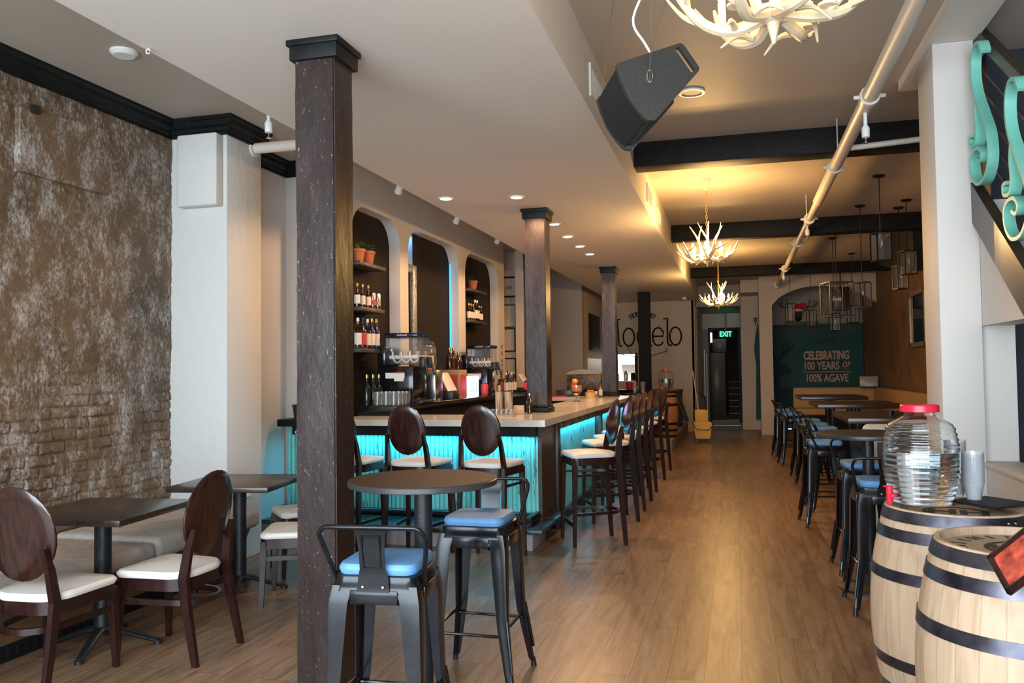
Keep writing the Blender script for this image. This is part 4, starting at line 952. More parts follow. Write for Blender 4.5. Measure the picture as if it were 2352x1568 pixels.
# ================================================================= LANTERNS
def lantern(loc, wdt, h, label, drop, cage=False, rz=.3):
    t = thing('lantern_pendant', label, 'pendant lamp', (loc[0], loc[1], HC), rz, 'hanging lanterns over the right-hand tables')
    B().lathe([(0, -.025), (.05, -.022), (.065, -.008), (.065, 0), (0, 0)], 24).build('canopy', M_blkmetal, t)
    B().cyl((0, 0, -.02), (0, 0, -drop+.0), .006, n=8).build('rod', M_blkmetal, t)
    hw = wdt/2; zt_ = -drop; zb_ = -drop-h; b = B(); q = .006
    for sx in (-1, 1):
        for sy2 in (-1, 1): b.box(sx*hw-q, sx*hw+q, sy2*hw-q, sy2*hw+q, zb_, zt_)
    for z in (zt_, zb_):
        for s_ in (-1, 1): b.box(-hw, hw, s_*hw-q, s_*hw+q, z-q, z+q); b.box(s_*hw-q, s_*hw+q, -hw, hw, z-q, z+q)
    b.box(-hw, hw, -q, q, zt_-q, zt_+q).box(-q, q, -hw, hw, zt_-q, zt_+q)
    b.build('frame', M_bar if cage else M_blkmetal, t)
    if cage:
        b = B(); zm = (zt_+zb_)/2
        for s_ in (-1, 1):
            for P0, P1 in (((0, zt_), (hw, zm)), ((hw, zm), (0, zb_)), ((0, zb_), (-hw, zm)), ((-hw, zm), (0, zt_))):
                b.cyl((P0[0], s_*hw, P0[1]), (P1[0], s_*hw, P1[1]), .004, n=6); b.cyl((s_*hw, P0[0], P0[1]), (s_*hw, P1[0], P1[1]), .004, n=6)
        b.build('diamond_bars', M_bar, t)
        for k in range(4):
            a = k*PI/2; x, y = .05*math.cos(a), .05*math.sin(a)
            B().cyl((x, y, zt_-.12), (x, y, zt_-.20), .01, n=8).tube([(0, 0, zt_), (x, y, zt_-.12)], .005, 6).build('socket', M_bar, t); B().lathe([(0, zt_-.29), (.012, zt_-.275), (.018, zt_-.24), (.010, zt_-.2), (0, zt_-.2)], 12, (x, y, 0)).build('bulb', M_glass, t)
    else:
        b = B()
        for s_ in (-1, 1): b.box(-hw+q, hw-q, s_*hw-.001, s_*hw+.001, zb_+q, zt_-q)
        b.build('glass_pane', M_thin, t)
        B().cyl((0, 0, zt_), (0, 0, zt_-.07), .012, n=8).build('socket', M_bar, t); B().lathe([(0, zt_-.17), (.015, zt_-.16), (.022, zt_-.125), (.010, zt_-.07), (0, zt_-.07)], 12).build('bulb', M_glass, t)
lantern((1.52, 9.5), .15, .30, 'clear glass box lantern nearest the white column, highest in view', .62)
lantern((1.56, 11.2), .15, .32, 'box lantern hanging just right of the big diamond cage', .98, rz=.9)
lantern((1.46, 13.0), .34, .50, 'large diamond-patterned cage lantern in the middle of the cluster', .80, True)
lantern((2.06, 11.0), .15, .28, 'dark box lantern in front of the black duct housing, upper one', .64)
lantern((2.06, 11.5), .13, .29, 'slim box lantern below the black duct housing, lower one', .76)
lantern((1.52, 13.9), .12, .27, 'small lantern hanging below the diamond cage', 1.20)
lantern((2.05, 15.9), .15, .30, 'dim lantern behind and right of the diamond cage', .95)
lantern((1.55, 18.3), .15, .34, 'farthest slim lantern in front of the arch', .85); lantern((1.05, 17.0), .14, .34, 'left-most slim lantern, in front of the santa hat', .80)

# ================================================================= LOUDSPEAKER
sp_ = thing('loudspeaker', 'black loudspeaker hanging on wires from the ceiling', 'loudspeaker', (-.40, 4.0, 2.868))
U = Vector((.91002, .41456, 0)); V = Vector((-.05403, .1186, .99147)); W_ = Vector((-.41103, .90226, -.13033))
R3 = Matrix((U, V, W_)).transposed()
def sprism(poly, w0, w1, name, mat, parent, bev=0):
    b = B(); b.prism(poly, w0, w1, 'xy', bev); bmesh.ops.transform(b.bm, matrix=R3.to_4x4(), verts=b.bm.verts); bmesh.ops.recalc_face_normals(b.bm, faces=b.bm.faces[:]); return b.build(name, mat, parent, smooth=30)
def rc(P, rad, k=4):
    out = []; n = len(P)
    for i in range(n):
        p = Vector(P[i]); a = (Vector(P[i-1])-p); c_ = (Vector(P[(i+1) % n])-p); r_ = min(rad, a.length*.4, c_.length*.4)
        p0 = p+a.normalized()*r_; p1 = p+c_.normalized()*r_
        for j in range(k+1): s_ = j/k; out.append(tuple(p0*(1-s_)**2+p*2*s_*(1-s_)+p1*s_**2))
    return out
SPo = [(-.138, .115), (.21, .247), (.296, .110), (.042, -.172), (.0, -.168), (-.045, -.115), (-.085, -.05), (-.118, .035)]
sideP = rc(SPo, .022)
hx0, hy0, hx1, hy1 = .187, .206, .252, .103
d_ = Vector((hx1-hx0, hy1-hy0)).normalized(); nn = Vector((-d_.y, d_.x))*.013
# side cheek with a handle slot: strip polygon around the slot
def cheek(w0, w1):
    slot = []
    A_ = Vector((hx0, hy0)); D_ = Vector((hx1, hy1))
    for j in range(9): a = PI/2+PI*j/8; slot.append(A_+d_*math.cos(a)*.013+nn*math.sin(a))
    for j in range(9): a = -PI/2+PI*j/8; slot.append(D_+d_*math.cos(a)*.013+nn*math.sin(a))
    b = B(); bm = b.bm; res = []
    for w_ in (w0, w1):
        vo = [bm.verts.new((x, y, w_)) for x, y in sideP]; vi = [bm.verts.new((q.x, q.y, w_)) for q in slot]
        eo = [bm.edges.new((vo[i], vo[(i+1) % len(vo)])) for i in range(len(vo))]; ei = [bm.edges.new((vi[i], vi[(i+1) % len(vi)])) for i in range(len(vi))]
        bmesh.ops.triangle_fill(bm, use_beauty=True, edges=eo+ei); res.append((vo, vi))
    for k in (0, 1):
        A2, D2 = res[0][k], res[1][k]
        for i in range(len(A2)): bm.faces.new((A2[i], A2[(i+1) % len(A2)], D2[(i+1) % len(A2)], D2[i]))
    bmesh.ops.transform(bm, matrix=R3.to_4x4(), verts=bm.verts); bmesh.ops.recalc_face_normals(bm, faces=bm.faces[:]); return b.build('side_panel', M_speaker, sp_, smooth=30)
cheek(0, .022); cheek(.358, .38)
inn = [(-.118, .108), (.16, .213), (.215, .12), (.04, -.150), (.0, -.145), (-.04, -.10), (-.08, -.04), (-.105, .035)]
sprism(inn, .02, .36, 'cabinet', M_speaker, sp_)
sprism([(-.13, .10), (-.118, .10), (-.105, .035), (-.08, -.04), (-.04, -.10), (.0, -.145), (.0, -.158), (-.05, -.108), (-.09, -.045), (-.117, .035)], .021, .359, 'grille', M_grille, sp_)
def L2W(a, b_, c_): return U*a+V*b_+W_*c_
for (a, b_, c_, top) in ((.028, .024, -.004, (.06, -.1, .672)), (-.11, .118, .37, (-.19, .40, .672)), (.10, .20, .3, (.13, .3, .672))):
    p = L2W(a, b_, c_); B().cyl(p, top, .0022, n=6).build('hanging_wire', M_steel, sp_)
p = L2W(.028, .024, -.006)
B().tube([p+Vector((.013*math.cos(q), 0, .03+.03*math.sin(q))) for q in [2*PI*i/14 for i in range(14)]], .0035, 6, True).build('wire_link', M_chrome, sp_)
B().tube(spl([L2W(.13, .215, .15), L2W(.06, .30, .12), L2W(-.0, .42, .1), (.04, .1, .60), (.05, .05, .67)], 5), .007, 8).build('cable', M_white, sp_)

# ================================================================= WALL THINGS
# turquoise banner
bn = thing('wall_banner', 'large dark teal banner with stag and CELEBRATING 100 YEARS OF 100% AGAVE', 'banner', (1.95, 21.5, 0))
B().box(-1.1, 1.03, 0, .02, .0, 2.56).build('cloth', M_banner, bn)
B().box(-1.1, .2, -.004, 0, .0, .98).build('printed_ground', M_bannerdark, bn)
text('slogan_line', 'CELEBRATING', .285, M_bannertext, bn, (.19, -.004, 1.69), (PI/2, 0, 0), .002, bold=.010, sx=.575)
text('slogan_line', '100 YEARS', .265, M_bannertext, bn, (.07, -.004, 1.445), (PI/2, 0, 0), .002, bold=.006, sx=.68)
text('slogan_line', 'OF', .19, M_bannertext, bn, (.635, -.004, 1.49), (PI/2, 0, 0), .002, bold=.004, sx=.7, shear=.2)
B().box(-.35, .73, -.004, 0, 1.375, 1.388).box(.55, .72, -.004, 0, 1.44, 1.449).build('rule_line', M_bannertext, bn)
text('slogan_line', '100% AGAVE', .265, M_bannertext, bn, (.19, -.004, 1.145), (PI/2, 0, 0), .002, bold=.006, sx=.66)
text('brand_line', 'CAZADORES', .17, M_bannerdark, bn, (.20, -.004, 2.08), (PI/2, 0, 0), .002, bold=.004, sx=.50)
b = B()
for k in range(20): x = -1.02+k*.103; b.prism([(x, 2.42), (x+.03, 2.46), (x+.06, 2.42), (x+.03, 2.38)], -.004, 0, 'xz')
b.build('pattern_row', M_bannerred, bn)
# stag silhouette
b = B(); stg = [(-1.1, .9), (-1.1, 1.62), (-.98, 1.70), (-.92, 1.62), (-.80, 1.56), (-.64, 1.47), (-.60, 1.38), (-.66, 1.33), (-.85, 1.33), (-.92, 1.20), (-.88, .9)]
b.prism(stg, -.005, -.001, 'xz')
for P_ in ([(-.93, 1.65), (-.82, 1.82), (-.62, 1.95), (-.55, 2.12)], [(-.84, 1.80), (-.82, 2.0), (-.87, 2.14)], [(-.75, 1.88), (-.70, 2.05), (-.72, 2.16)], [(-.64, 1.94), (-.66, 2.02), (-.64, 2.08)], [(-1.0, 1.68), (-1.03, 1.82), (-1.1, 1.9)]):
    s_ = spl(P_, 4); b.tube([(x, -.004, z) for x, z in s_], [.022-.014*i/(len(s_)-1) for i in range(len(s_))], 6, flat=(1, 1))
b.build('stag_print', M_bannerdark, bn)
# mounted deer with santa hat above banner
dr = thing('mounted_deer', 'dark mounted deer head wearing a red santa hat above the teal banner', 'wall trophy', (1.50, 21.55, 2.72))
b = B(); b.tube([(0, 0, .0), (0, -.15, .05), (0, -.25, .12), (0, -.38, .08)], [.10, .085, .08, .04], 12); b.build('head', M_darkwood, dr)
for s_ in (-1, 1):
    b = B(); b.tube(spl([(s_*.04, -.22, .18), (s_*.2, -.2, .26), (s_*.36, -.2, .25), (s_*.46, -.2, .38)], 4), .012, 6); b.tube([(s_*.25, -.2, .26), (s_*.27, -.2, .42)], .009, 6); b.tube([(s_*.36, -.2, .27), (s_*.38, -.2, .42)], .009, 6); b.build('antler', M_darkwood, dr)
b = B(); b.tube([(0, -.24, .17), (.02, -.24, .27), (.12, -.24, .30), (.20, -.25, .16)], [.11, .085, .05, .02], 12); b.build('santa_hat', M_red, dr)
b = B(); b.lathe([(.10, .14), (.125, .155), (.125, .185), (.10, .2)], 16, (0, -.24, 0), close=False); b.lathe([(0, -.03), (.03, 0), (0, .03)], 10, (.2, -.25, .14)); b.build('hat_trim', M_white, dr)
tag(B().box(0, .75, -.2, 0, 0, .03, .004).build('shelf_ledge', M_darkwood), 'thin dark shelf under the deer head above the banner', 'shelf', loc=(1.2, 21.55, 2.58))
# right wall mirror
mr = thing('wall_mirror', 'dark mirror in a pale gilt frame on the brown right wall', 'mirror', (3.0, 15.2, 2.30))
b = B(); b.box(-.05, 0, -.62, .62, .40, .48, .01).box(-.05, 0, -.62, .62, -.48, -.40, .01).box(-.05, 0, .54, .62, -.48, .48, .01).box(-.05, 0, -.62, -.54, -.48, .48, .01); b.build('frame', M_goldframe, mr)
B().box(-.02, 0, -.55, .55, -.41, .41).build('glass', M_mirror, mr)
# sloping black duct and speaker
struct(B().prism([(12.16, HC), (12.16, 2.85), (12.8, 2.85), (14.96, 3.2), (14.96, HC)], 2.35, 3.0, 'yz').build('ceiling_duct_black', M_blackpaint, smooth=0))
tag(B().box(-.16, .16, -.15, .15, -.25, .25, .02).build('speaker_box', M_black), 'black speaker box in the far right upper corner by the arch', 'loudspeaker', loc=(2.2, 18.9, 2.95))
B2 = B().cyl((2.2, 18.9, 3.2), (2.2, 18.9, HC), .015, n=8).build('speaker_rod', M_black); tag(B2, 'thin black rod from which the far speaker box hangs', 'mounting rod')
lp = thing('laptop', 'grey screen standing open on the tan bench corner', 'laptop', (2.72, 18.98, 1.06), -.2)
B().box(-.18, .18, -.12, .12, 0, .015, .003).build('keyboard_base', M_black, lp); B().box(-.18, .18, -.008, .008, 0, .22, .003, rot=Matrix.Rotation(-.2, 3, 'X'), at=(0, .1, .012)).build('screen', plain('grey_screen', (.35, .36, .42), .3), lp)
# modelo sign (unlit tube lettering)
ms = thing('tube_sign', 'unlit dark tube lettering sign on the white brick wall', 'wall sign', (-2.0, 20.17, 0))
TH = .019
def stroke(P_, name='letter', closed=False, k=6, r_=TH):
    q = P_ if closed or k == 0 else spl(P_, k); B().tube([(x, 0, z) for x, z in q], r_, 8, closed).build(name, M_neon, ms)
zb, zx, zc2 = 2.07, 2.50, 2.72
def ell(cx_, w_, name='letter_o'): stroke([(cx_+w_/2*math.cos(a), (zb+zx)/2+(zx-zb)/2*math.sin(a)) for a in [2*PI*i/28 for i in range(28)]], name, True)
b = [(-1.10, zb), (-1.04, zb), (-.98, zc2), (-.86, 2.25)]
stroke([(-1.16, zb), (-1.08, zb), (-1.02, zc2), (-.90, 2.30), (-.78, zc2), (-.70, zc2)], 'letter_m', k=0); stroke([(-.78, zc2), (-.74, 2.12), (-.72, zb), (-.66, zb)], 'letter_m', k=0)
ell(-.50, .27)
ell(-.16, .26, 'letter_d'); stroke([(-.09, zc2+.04), (-.03, zc2+.04), (-.03, 2.12), (.0, zb), (.06, zb)], 'letter_d', k=0)
stroke([(.08, 2.29), (.33, 2.29), (.325, 2.40), (.27, 2.48), (.205, zx), (.13, 2.47), (.085, 2.38), (.075, 2.28), (.09, 2.17), (.14, 2.09), (.21, zb), (.28, 2.09), (.325, 2.16)], 'letter_e', k=0)
stroke([(.34, 2.70), (.43, 2.73), (.43, 2.14), (.46, zb), (.53, zb)], 'letter_l', k=0)
ell(.62, .27)
bd = B(); ar = []
for k in range(13): a = math.radians(122-k*5.4); ar.append((-.17+.62*math.cos(a), 2.28+.62*math.sin(a)))
bo = [(-.17+(q+.17)*1.0, z) for q, z in ar]
outer = ar; inner_ = [(-.17+(x+.17)*(.515/.62), 2.28+(z-2.28)*(.515/.62)) for x, z in ar]
bd.prism(outer+inner_[::-1], -.03, 0, 'xz'); bd.build('badge', M_neon, ms)
for k, ch in enumerate('CERVEZA'):
    a = math.radians(117.5-k*9.2); x, z = -.17+.535*math.cos(a), 2.28+.535*math.sin(a)
    q = text('badge_letter', ch, .085, M_label, ms, (x, -.032, z), (PI/2, -(a-PI/2), 0), .001, bold=.002)
stroke([(-.9, 1.93), (-.55, 1.84), (-.1, 1.80), (.40, 1.93)], 'cord', k=4, r_=.008); stroke([(-.55, zb), (-.42, 1.84)], 'cord', k=0, r_=.005); stroke([(-.36, 1.80), (-.35, 1.2)], 'cord', k=0, r_=.009)
B().box(.38, .42, -.02, .02, 1.90, 1.99).box(-.86, -.78, -.02, .02, 1.88, 1.94).build('transformer', M_black, ms)
# exit sign
ex = thing('exit_sign', 'green lit EXIT sign hanging before the dark doorway', 'exit sign', (-.25, 23.45, 2.34))
B().box(-.19, .19, -.02, .02, 0, .2, .01).box(-.02, .02, -.01, .01, .2, .68).build('housing', M_black, ex); text('letters', 'EXIT', .20, M_exit, ex, (0, -.023, .03), (PI/2, 0, 0), .002, bold=.003, sx=.8)
light('exit_glow', 'POINT', (-.25, 23.35, 2.42), .08, (.1, 1, .35), radius=.05)
tag(B().box(-.04, .04, -.02, .02, 0, .28, .01).build('lit_tube', emis('cool_tube', (.7, .7, 1), 3)), 'small bluish lit tube at the left top of the exit doorway', 'light', loc=(-.66, 23.78, 2.22))
# framed documents
fd = ((-3.92, 2.94, .42, .36, 'upper framed notice with the number 108 beside the arches'), (-3.93, 2.44, .36, .40, 'second framed certificate below the numbered notice'), (-3.94, 2.03, .33, .40, 'third framed photo-like sheet in the column of frames'), (-3.94, 1.50, .34, .44, 'lowest framed certificate in the column of frames'))
for i, (xc, zc3, ww, hh, lb) in enumerate(fd):
    t = thing('framed_document', lb, 'framed document', (-3.80, 13.69, zc3), 0, 'framed papers beside the arches')
    w2 = ww/2; h2 = hh/2; fw = .03 if i == 0 else .018
    B().box(-w2, w2, -.02, 0, h2-fw, h2).box(-w2, w2, -.02, 0, -h2, -h2+fw).box(-w2, -w2+fw, -.02, 0, -h2, h2).box(w2-fw, w2, -.02, 0, -h2, h2).build('frame', M_frameblk, t)
    B().box(-w2+fw, w2-fw, -.008, -.002, -h2+fw, h2-fw).build('paper', M_paper, t)
    if i == 0: text('number', '108', .09, M_ink, t, (.04, -.011, -.04), (PI/2, 0, 0), .001)
    else: 
        b = B()
        for k in range(7): b.box(-w2+.05, w2-.05-.03*(k % 3), -.0095, -.008, h2-.08-k*.035, h2-.074-k*.035)
        b.build('printed_lines', M_grey, t)
tag(B().box(-.03, .0, -.65, .65, -.40, .40, .01).build('wall_panel', M_blackpaint), 'flat black panel picture on the wall left of the sign', 'picture', loc=(-3.03, 18.4, 2.33))
tag(B().box(-.012, .0, -.9, .9, 0, 1.75, .0).build('pale_door', M_white), 'pale narrow door leaf low on the wall below the black panel', 'door', loc=(-3.05, 18.4, 0))
nt_ = B()
for k, zz in enumerate((1.90, 1.80, 1.68, 1.60, 1.52)):
    for j in range(3): nt_.box(0, .002, -.05, .05-.012*((k+j) % 3), zz-j*.022, zz-j*.022+.012)
tag(nt_.build('wall_lettering', M_ink), 'faint column of small printed lines on the arch wall end', 'wall print', loc=(-3.60, 12.70, 0))
# hanging teal cloth by the pier
tag(B().prism([(-.05, 0), (.06, .0), (.08, 1.9), (.03, 2.35), (-.03, 2.0), (-.06, 1.7), (-.02, 1.3)], 0, .06, 'xz', .01).build('hanging_cloth', M_banner), 'narrow dark teal cloth hanging on the pier beside the hall', 'cloth', loc=(.50, 20.9, .25))
tag(B().box(-.04, .04, -.05, 0, 0, .10, .008).cyl((0, -.03, -.1), (0, -.03, .0), .008, n=6).build('cloth_hook', M_black), 'small black hook above the hanging teal cloth', 'hook', loc=(.48, 20.95, 2.62))
# track lights
for i, (x, y) in enumerate(((-3.25, 7.75), (-3.25, 9.55), (-3.22, 11.25))):
    t = thing('track_light', ('white spotlight head above the first arch', 'white spotlight head above the second arch', 'white spotlight head above the third arch')[i], 'spotlight', (x, y, HC), 0, 'spotlights above the arches')
    B().cyl((0, 0, 0), (0, 0, -.10), .012, n=8).build('stem', M_white, t); B().cyl((.03, -.03, -.10), (-.04, .04, -.21), .032, .042, 16).build('head', M_white, t)
sprink('sprinkler', (-3.2, 9.75, HC), 'small sprinkler beside the middle spotlight above the arches', .10)

# ================================================================= ARCH NICHES
def bottle(h, rad, body, labm=None, cap=None, neck=.3, lz=(.12, .5)):
    def make(label, loc, group=None, rz=0):
        t = thing('bottle', label, 'bottle', loc, rz, group)
        B().lathe([(0, 0), (rad*.95, 0), (rad, .01), (rad, h*(1-neck)-rad*.8), (rad*.75, h*(1-neck)-rad*.2), (rad*.34, h*(1-neck)+rad*.4), (rad*.32, h-.012), (rad*.36, h-.01), (0, h-.01)], 18).build('body', body, t)
        if labm: B().lathe([(rad+.0008, h*lz[0]), (rad+.0008, h*lz[1])], 18, close=False).build('paper_label', labm, t)
        if cap: B().lathe([(0, h), (rad*.38, h), (rad*.42, h-h*.12), (0, h-h*.12)], 14).build('cap', cap, t)
        return t
    return make
def shelf(y0, y1, z, label):
    return tag(B().box(-.13, .07, y0, y1, -.04, 0, .004).build('wall_shelf', M_darkwood), label, 'shelf', 'shelves in the arches', (-3.60, 0, z))
shelf(7.40, 8.02, 2.60, 'top dark shelf with plants in the first arch'); shelf(7.40, 7.98, 2.15, 'middle dark shelf with cans in the first arch'); shelf(7.40, 7.95, 1.74, 'lowest dark shelf with wine bottles in the first arch')
shelf(10.90, 11.68, 2.66, 'upper dark shelf in the third arch'); shelf(10.90, 11.66, 2.22, 'lower dark shelf with bottles in the third arch')
def plant(loc, s, label, seed):
    t = thing('potted_plant', label, 'potted plant', loc, 0, 'terracotta pots in the arches'); rnd = random.Random(seed)
    B().lathe([(0, 0), (.05*s, 0), (.068*s, .10*s), (.075*s, .10*s), (.075*s, .125*s), (.065*s, .125*s), (0, .115*s)], 20).build('pot', M_terra, t)
    b = B()
    for k in range(70):
        a = rnd.uniform(0, 2*PI); rr = rnd.uniform(.0, .09)*s; z = .11*s+rnd.uniform(.0, .08)*s-max(0, rr-.07*s)*.8; p = Vector((rr*math.cos(a), rr*math.sin(a), z)); d = Vector((rnd.uniform(-1, 1), rnd.uniform(-1, 1), rnd.uniform(-.3, 1))).normalized()*.022*s; q = d.cross(Vector((.3, .5, .8))).normalized()*.008*s
        v = [b.bm.verts.new(x) for x in (p, p+d*.5+q, p+d, p+d*.5-q)]; b.bm.faces.new(v)
    b.build('foliage', M_leaf, t)
plant((-3.60, 7.50, 2.60), 1.0, 'terracotta potted plant at the left of the top shelf in the first arch', 1); plant((-3.60, 7.72, 2.60), 1.05, 'terracotta potted plant at the right of the top shelf in the first arch', 2)
plant((-3.60, 11.2, 2.66), 1.0, 'dim terracotta potted plant on the upper shelf of the third arch', 3)
beer = bottle(.23, .030, M_amber, M_label, M_gold, .42); wine = bottle(.31, .038, M_blueb, M_label, M_gold, .34); clear = bottle(.30, .037, M_clearb, M_label, M_white, .34); dkw = bottle(.31, .038, M_amber, M_labelred, M_black, .36)
for i, y in enumerate((7.43, 7.55, 7.68)): beer('small dark beer bottle with gold neck, %s on the middle shelf of the first arch' % ('leftmost', 'second', 'third')[i], (-3.58, y, 2.15), 'beer bottles in the first arch')
def can(label, loc, mat1, h=.165, rad=.031, group=None):
    t = thing('drink_can', label, 'can', loc, 0, group); B().lathe([(0, 0), (rad*.85, 0), (rad, .01), (rad, h-.012), (rad*.85, h), (0, h-.002)], 20).build('body', mat1, t); B().lathe([(rad+.0006, h*.25), (rad+.0006, h*.55)], 20, close=False).build('printed_band', M_labelred if h < .166 else M_grey, t)
can('tall silver can with a red and blue band on the middle shelf', (-3.58, 7.79, 2.15), M_steel); can('plain tall silver can at the right end of the middle shelf', (-3.58, 7.91, 2.15), M_steel, .168)
for i, (mk, y) in enumerate(((clear, 7.44), (dkw, 7.55), (clear, 7.66), (wine, 7.76), (wine, 7.87))): mk(('clear bottle at the left of the lowest shelf', 'dark red-labelled bottle second on the lowest shelf', 'clear pale-labelled bottle in the middle of the lowest shelf', 'blue bottle with gold cap on the lowest shelf', 'blue bottle at the right end of the lowest shelf')[i], (-3.58, y, 1.74), 'bottles on the lowest shelf of the first arch')
for i in range(7): (beer, beer, beer, clear, clear, beer, beer)[i]('small bottle on the lower shelf of the third arch', (-3.58, 10.96+i*.095, 2.22), 'bottles in the third arch')
# second arch: pale panel coloured by blue LED light, ornate mirror, led edge
struct(B().box(-3.735, -3.725, 8.80, 9.24, 1.0, 3.2).build('trim_led_tinted', M_ledtint))
struct(B().box(-3.72, -3.705, 10.545, 10.56, 1.3, 2.95).build('trim_led', M_ledblue))
light('niche_led', 'AREA', (-3.66, 9.06, 3.13), 1.6, (.1, .5, 1), (0, 0, 0), (.08, .3))
om = thing('ornate_mirror', 'tall black mirror in a silver ornate frame inside the second arch', 'mirror', (-3.70, 9.08, 2.05))
B().box(-.02, .03, .06, .17, -.75, .72, .012).box(-.02, .03, -.28, .06, .62, .72, .012).box(-.02, .03, -.28, .06, -.75, -.65, .012).build('frame', M_silver, om); B().box(-.01, .005, -.28, .07, -.66, .63).build('glass', M_blackgloss, om)

# ================================================================= BACK COUNTER MACHINES
BC = 1.18
def granita(loc, rz, s, label):
    t = thing('frozen_drink_machine', label, 'drink machine', loc, rz, 'frozen drink machines'); t.scale = (s, s, s)
    # front faces +x ; bowl length along x
    B().box(-.22, .20, -.20, .20, 0, .40, .012).box(-.22, -.12, -.20, .20, .40, .62, .02).build('body', M_blackgloss, t); B().box(.20, .30, -.18, .18, 0, .03, .006).build('drip_tray', M_black, t)
    B().box(-.12, .10, -.201, -.2, .27, .33).box(-.02, .09, -.2015, -.2, .24, .34).build('sticker', M_white, t); B().box(-.02, .09, -.203, -.2015, .325, .34).build('sticker_band', M_labelred, t)
    for y in (-.10, .10):
        b = B(); P_ = [(-.085, .09), (-.085, .30), (.085, .30), (.085, .09)] + arc(0, .09, .085, 0, -180, 10)[1:-1]
        b.prism([(yy+y, zz+.41) for yy, zz in P_[:4]] + [(yy+y, zz+.41) for yy, zz in P_[4:]], -.12, .24, 'yz'); b.build('bowl', M_thin, t)
        ab = B(); N2 = 60; 
        pts_ = [(-.10+.32*i/N2, y+.06*math.cos(i*2*PI*3.2/N2), .50+.06*math.sin(i*2*PI*3.2/N2)) for i in range(N2+1)]
        ab.tube(pts_, .009, 6).cyl((-.11, y, .50), (.23, y, .50), .022, n=14); ab.build('auger', M_white, t)
        B().box(.24, .30, y-.03, y+.03, .38, .50, .01).cyl((.29, y, .48), (.33, y, .30), .012, n=10).build('dispensing_tap', M_black, t)
        B().box(-.14, .25, y-.092, y+.092, .71, .76, .012).build('lid', M_blackgloss, t)
        B().box(-.02, .16, y-.0935, y-.092, .72, .75).build('lid_label', M_blueb, t); B().box(.2502, .2515, y-.07, y+.07, .72, .75).build('lid_label', M_blueb, t)
    text('lid_print', 'Cofrimell', .03, M_white, t, (.07, -.195, .727), (PI/2, 0, 0), .0008)
    return t
granita((-3.36, 8.05, BC), 0, .95, 'big black frozen drink machine with clear bowls on the back counter, near the first arch')
granita((-3.38, 10.75, BC), 0, .88, 'second black frozen drink machine, in front of the third arch')
ju = thing('drink_dispenser', 'steel cold drink dispenser with an orange-tinted bowl next to the frozen drink machine', 'drink machine', (-3.33, 8.62, BC))
B().box(-.16, .16, -.12, .12, 0, .34, .01).build('body', M_steel, ju); B().lathe([(0, .34), (.11, .34), (.125, .42), (.12, .58), (.10, .62), (0, .62)], 28).build('bowl', M_thin, ju); B().lathe([(0, .342), (.10, .345), (.112, .39), (0, .39)], 24).build('juice', plain('orange_juice', (.7, .25, .03), .3), ju); B().lathe([(0, .66), (.08, .66), (.115, .62), (0, .62)], 24).build('lid', M_black, ju)
pos = thing('pos_terminal', 'slanted black tablet register on the back counter', 'tablet', (-3.22, 9.05, BC), PI)
B().box(-.10, .10, -.12, .12, 0, .10, .01).build('stand', M_black, pos); B().box(-.008, .008, -.15, .15, -.12, .12, .004, rot=Matrix.Rotation(math.radians(28), 3, 'Y'), at=(0, 0, .20)).build('tablet', M_white, pos)
cb = thing('carton', 'brown carton with a red printed panel on the back counter', 'carton', (-3.34, 9.62, BC))
B().box(-.12, .12, -.17, .13, 0, .34, .003).build('box', plain('kraft_card', (.38, .24, .14), .8), cb); B().box(.12, .122, -.13, .09, .03, .28).box(-.1, .1, -.1715, -.17, .03, .28).build('printed_panel', M_labelred, cb)
for i, y in enumerate((9.52, 9.66, 9.80)):
    o = bottle(.27, .048, M_amber, None, M_gold, .30)(('dark round spirit bottle on the carton, left', 'dark round spirit bottle on the carton, middle', 'dark round spirit bottle right of the carton')[i], (-3.36, y if i < 2 else 9.84, BC+(.341 if i < 2 else .30)), 'dark spirit bottles by the carton')
tag(B().box(-.07, .07, -.06, .06, 0, .30, .004).build('box_riser', M_blackpaint), 'black riser box under the right dark spirit bottle', 'box', loc=(-3.36, 9.84, BC))
for i, y in enumerate((8.95, 9.06, 9.17, 9.28)):
    (clear, dkw, clear, clear)[i](('clear spirit bottle nearest the steel dispenser', 'dark bottle with red label behind the tablet register', 'clear bottle standing third behind the tablet register', 'tall clear bottle at the right end behind the tablet register')[i], (-3.52, y, BC+.36), 'spirit bottles behind the register')
tag(B().box(-.06, .06, 8.85-9.1, 9.38-9.1, 0, .36, .004).build('bottle_riser', M_blackpaint), 'black riser carrying the spirit bottles behind the register', 'riser', loc=(-3.52, 9.1, BC))
ns = thing('lit_display', 'glowing white and violet acrylic display on the back counter', 'illuminated sign', (-3.25, 10.05, BC), -.25)
B().box(-.02, .02, -.13, .13, 0, .26, .006).build('panel', emis('violet_white_glow', (.62, .62, 1.0), 5), ns); b = B()
for k in range(5): b.box(.0205, .022, -.08+k*.035, -.062+k*.035, .05, .18)
b.build('printed_bars', plain('blue_print', (.12, .2, .6), .4, emit=(.15, .25, .8), es=1), ns)
light('display_glow', 'POINT', (-3.18, 10.0, BC+.13), .8, (.55, .5, 1), radius=.06)
can('wide printed tin can on the back counter', (-3.20, 10.42, BC), M_labelred, .15, .05)
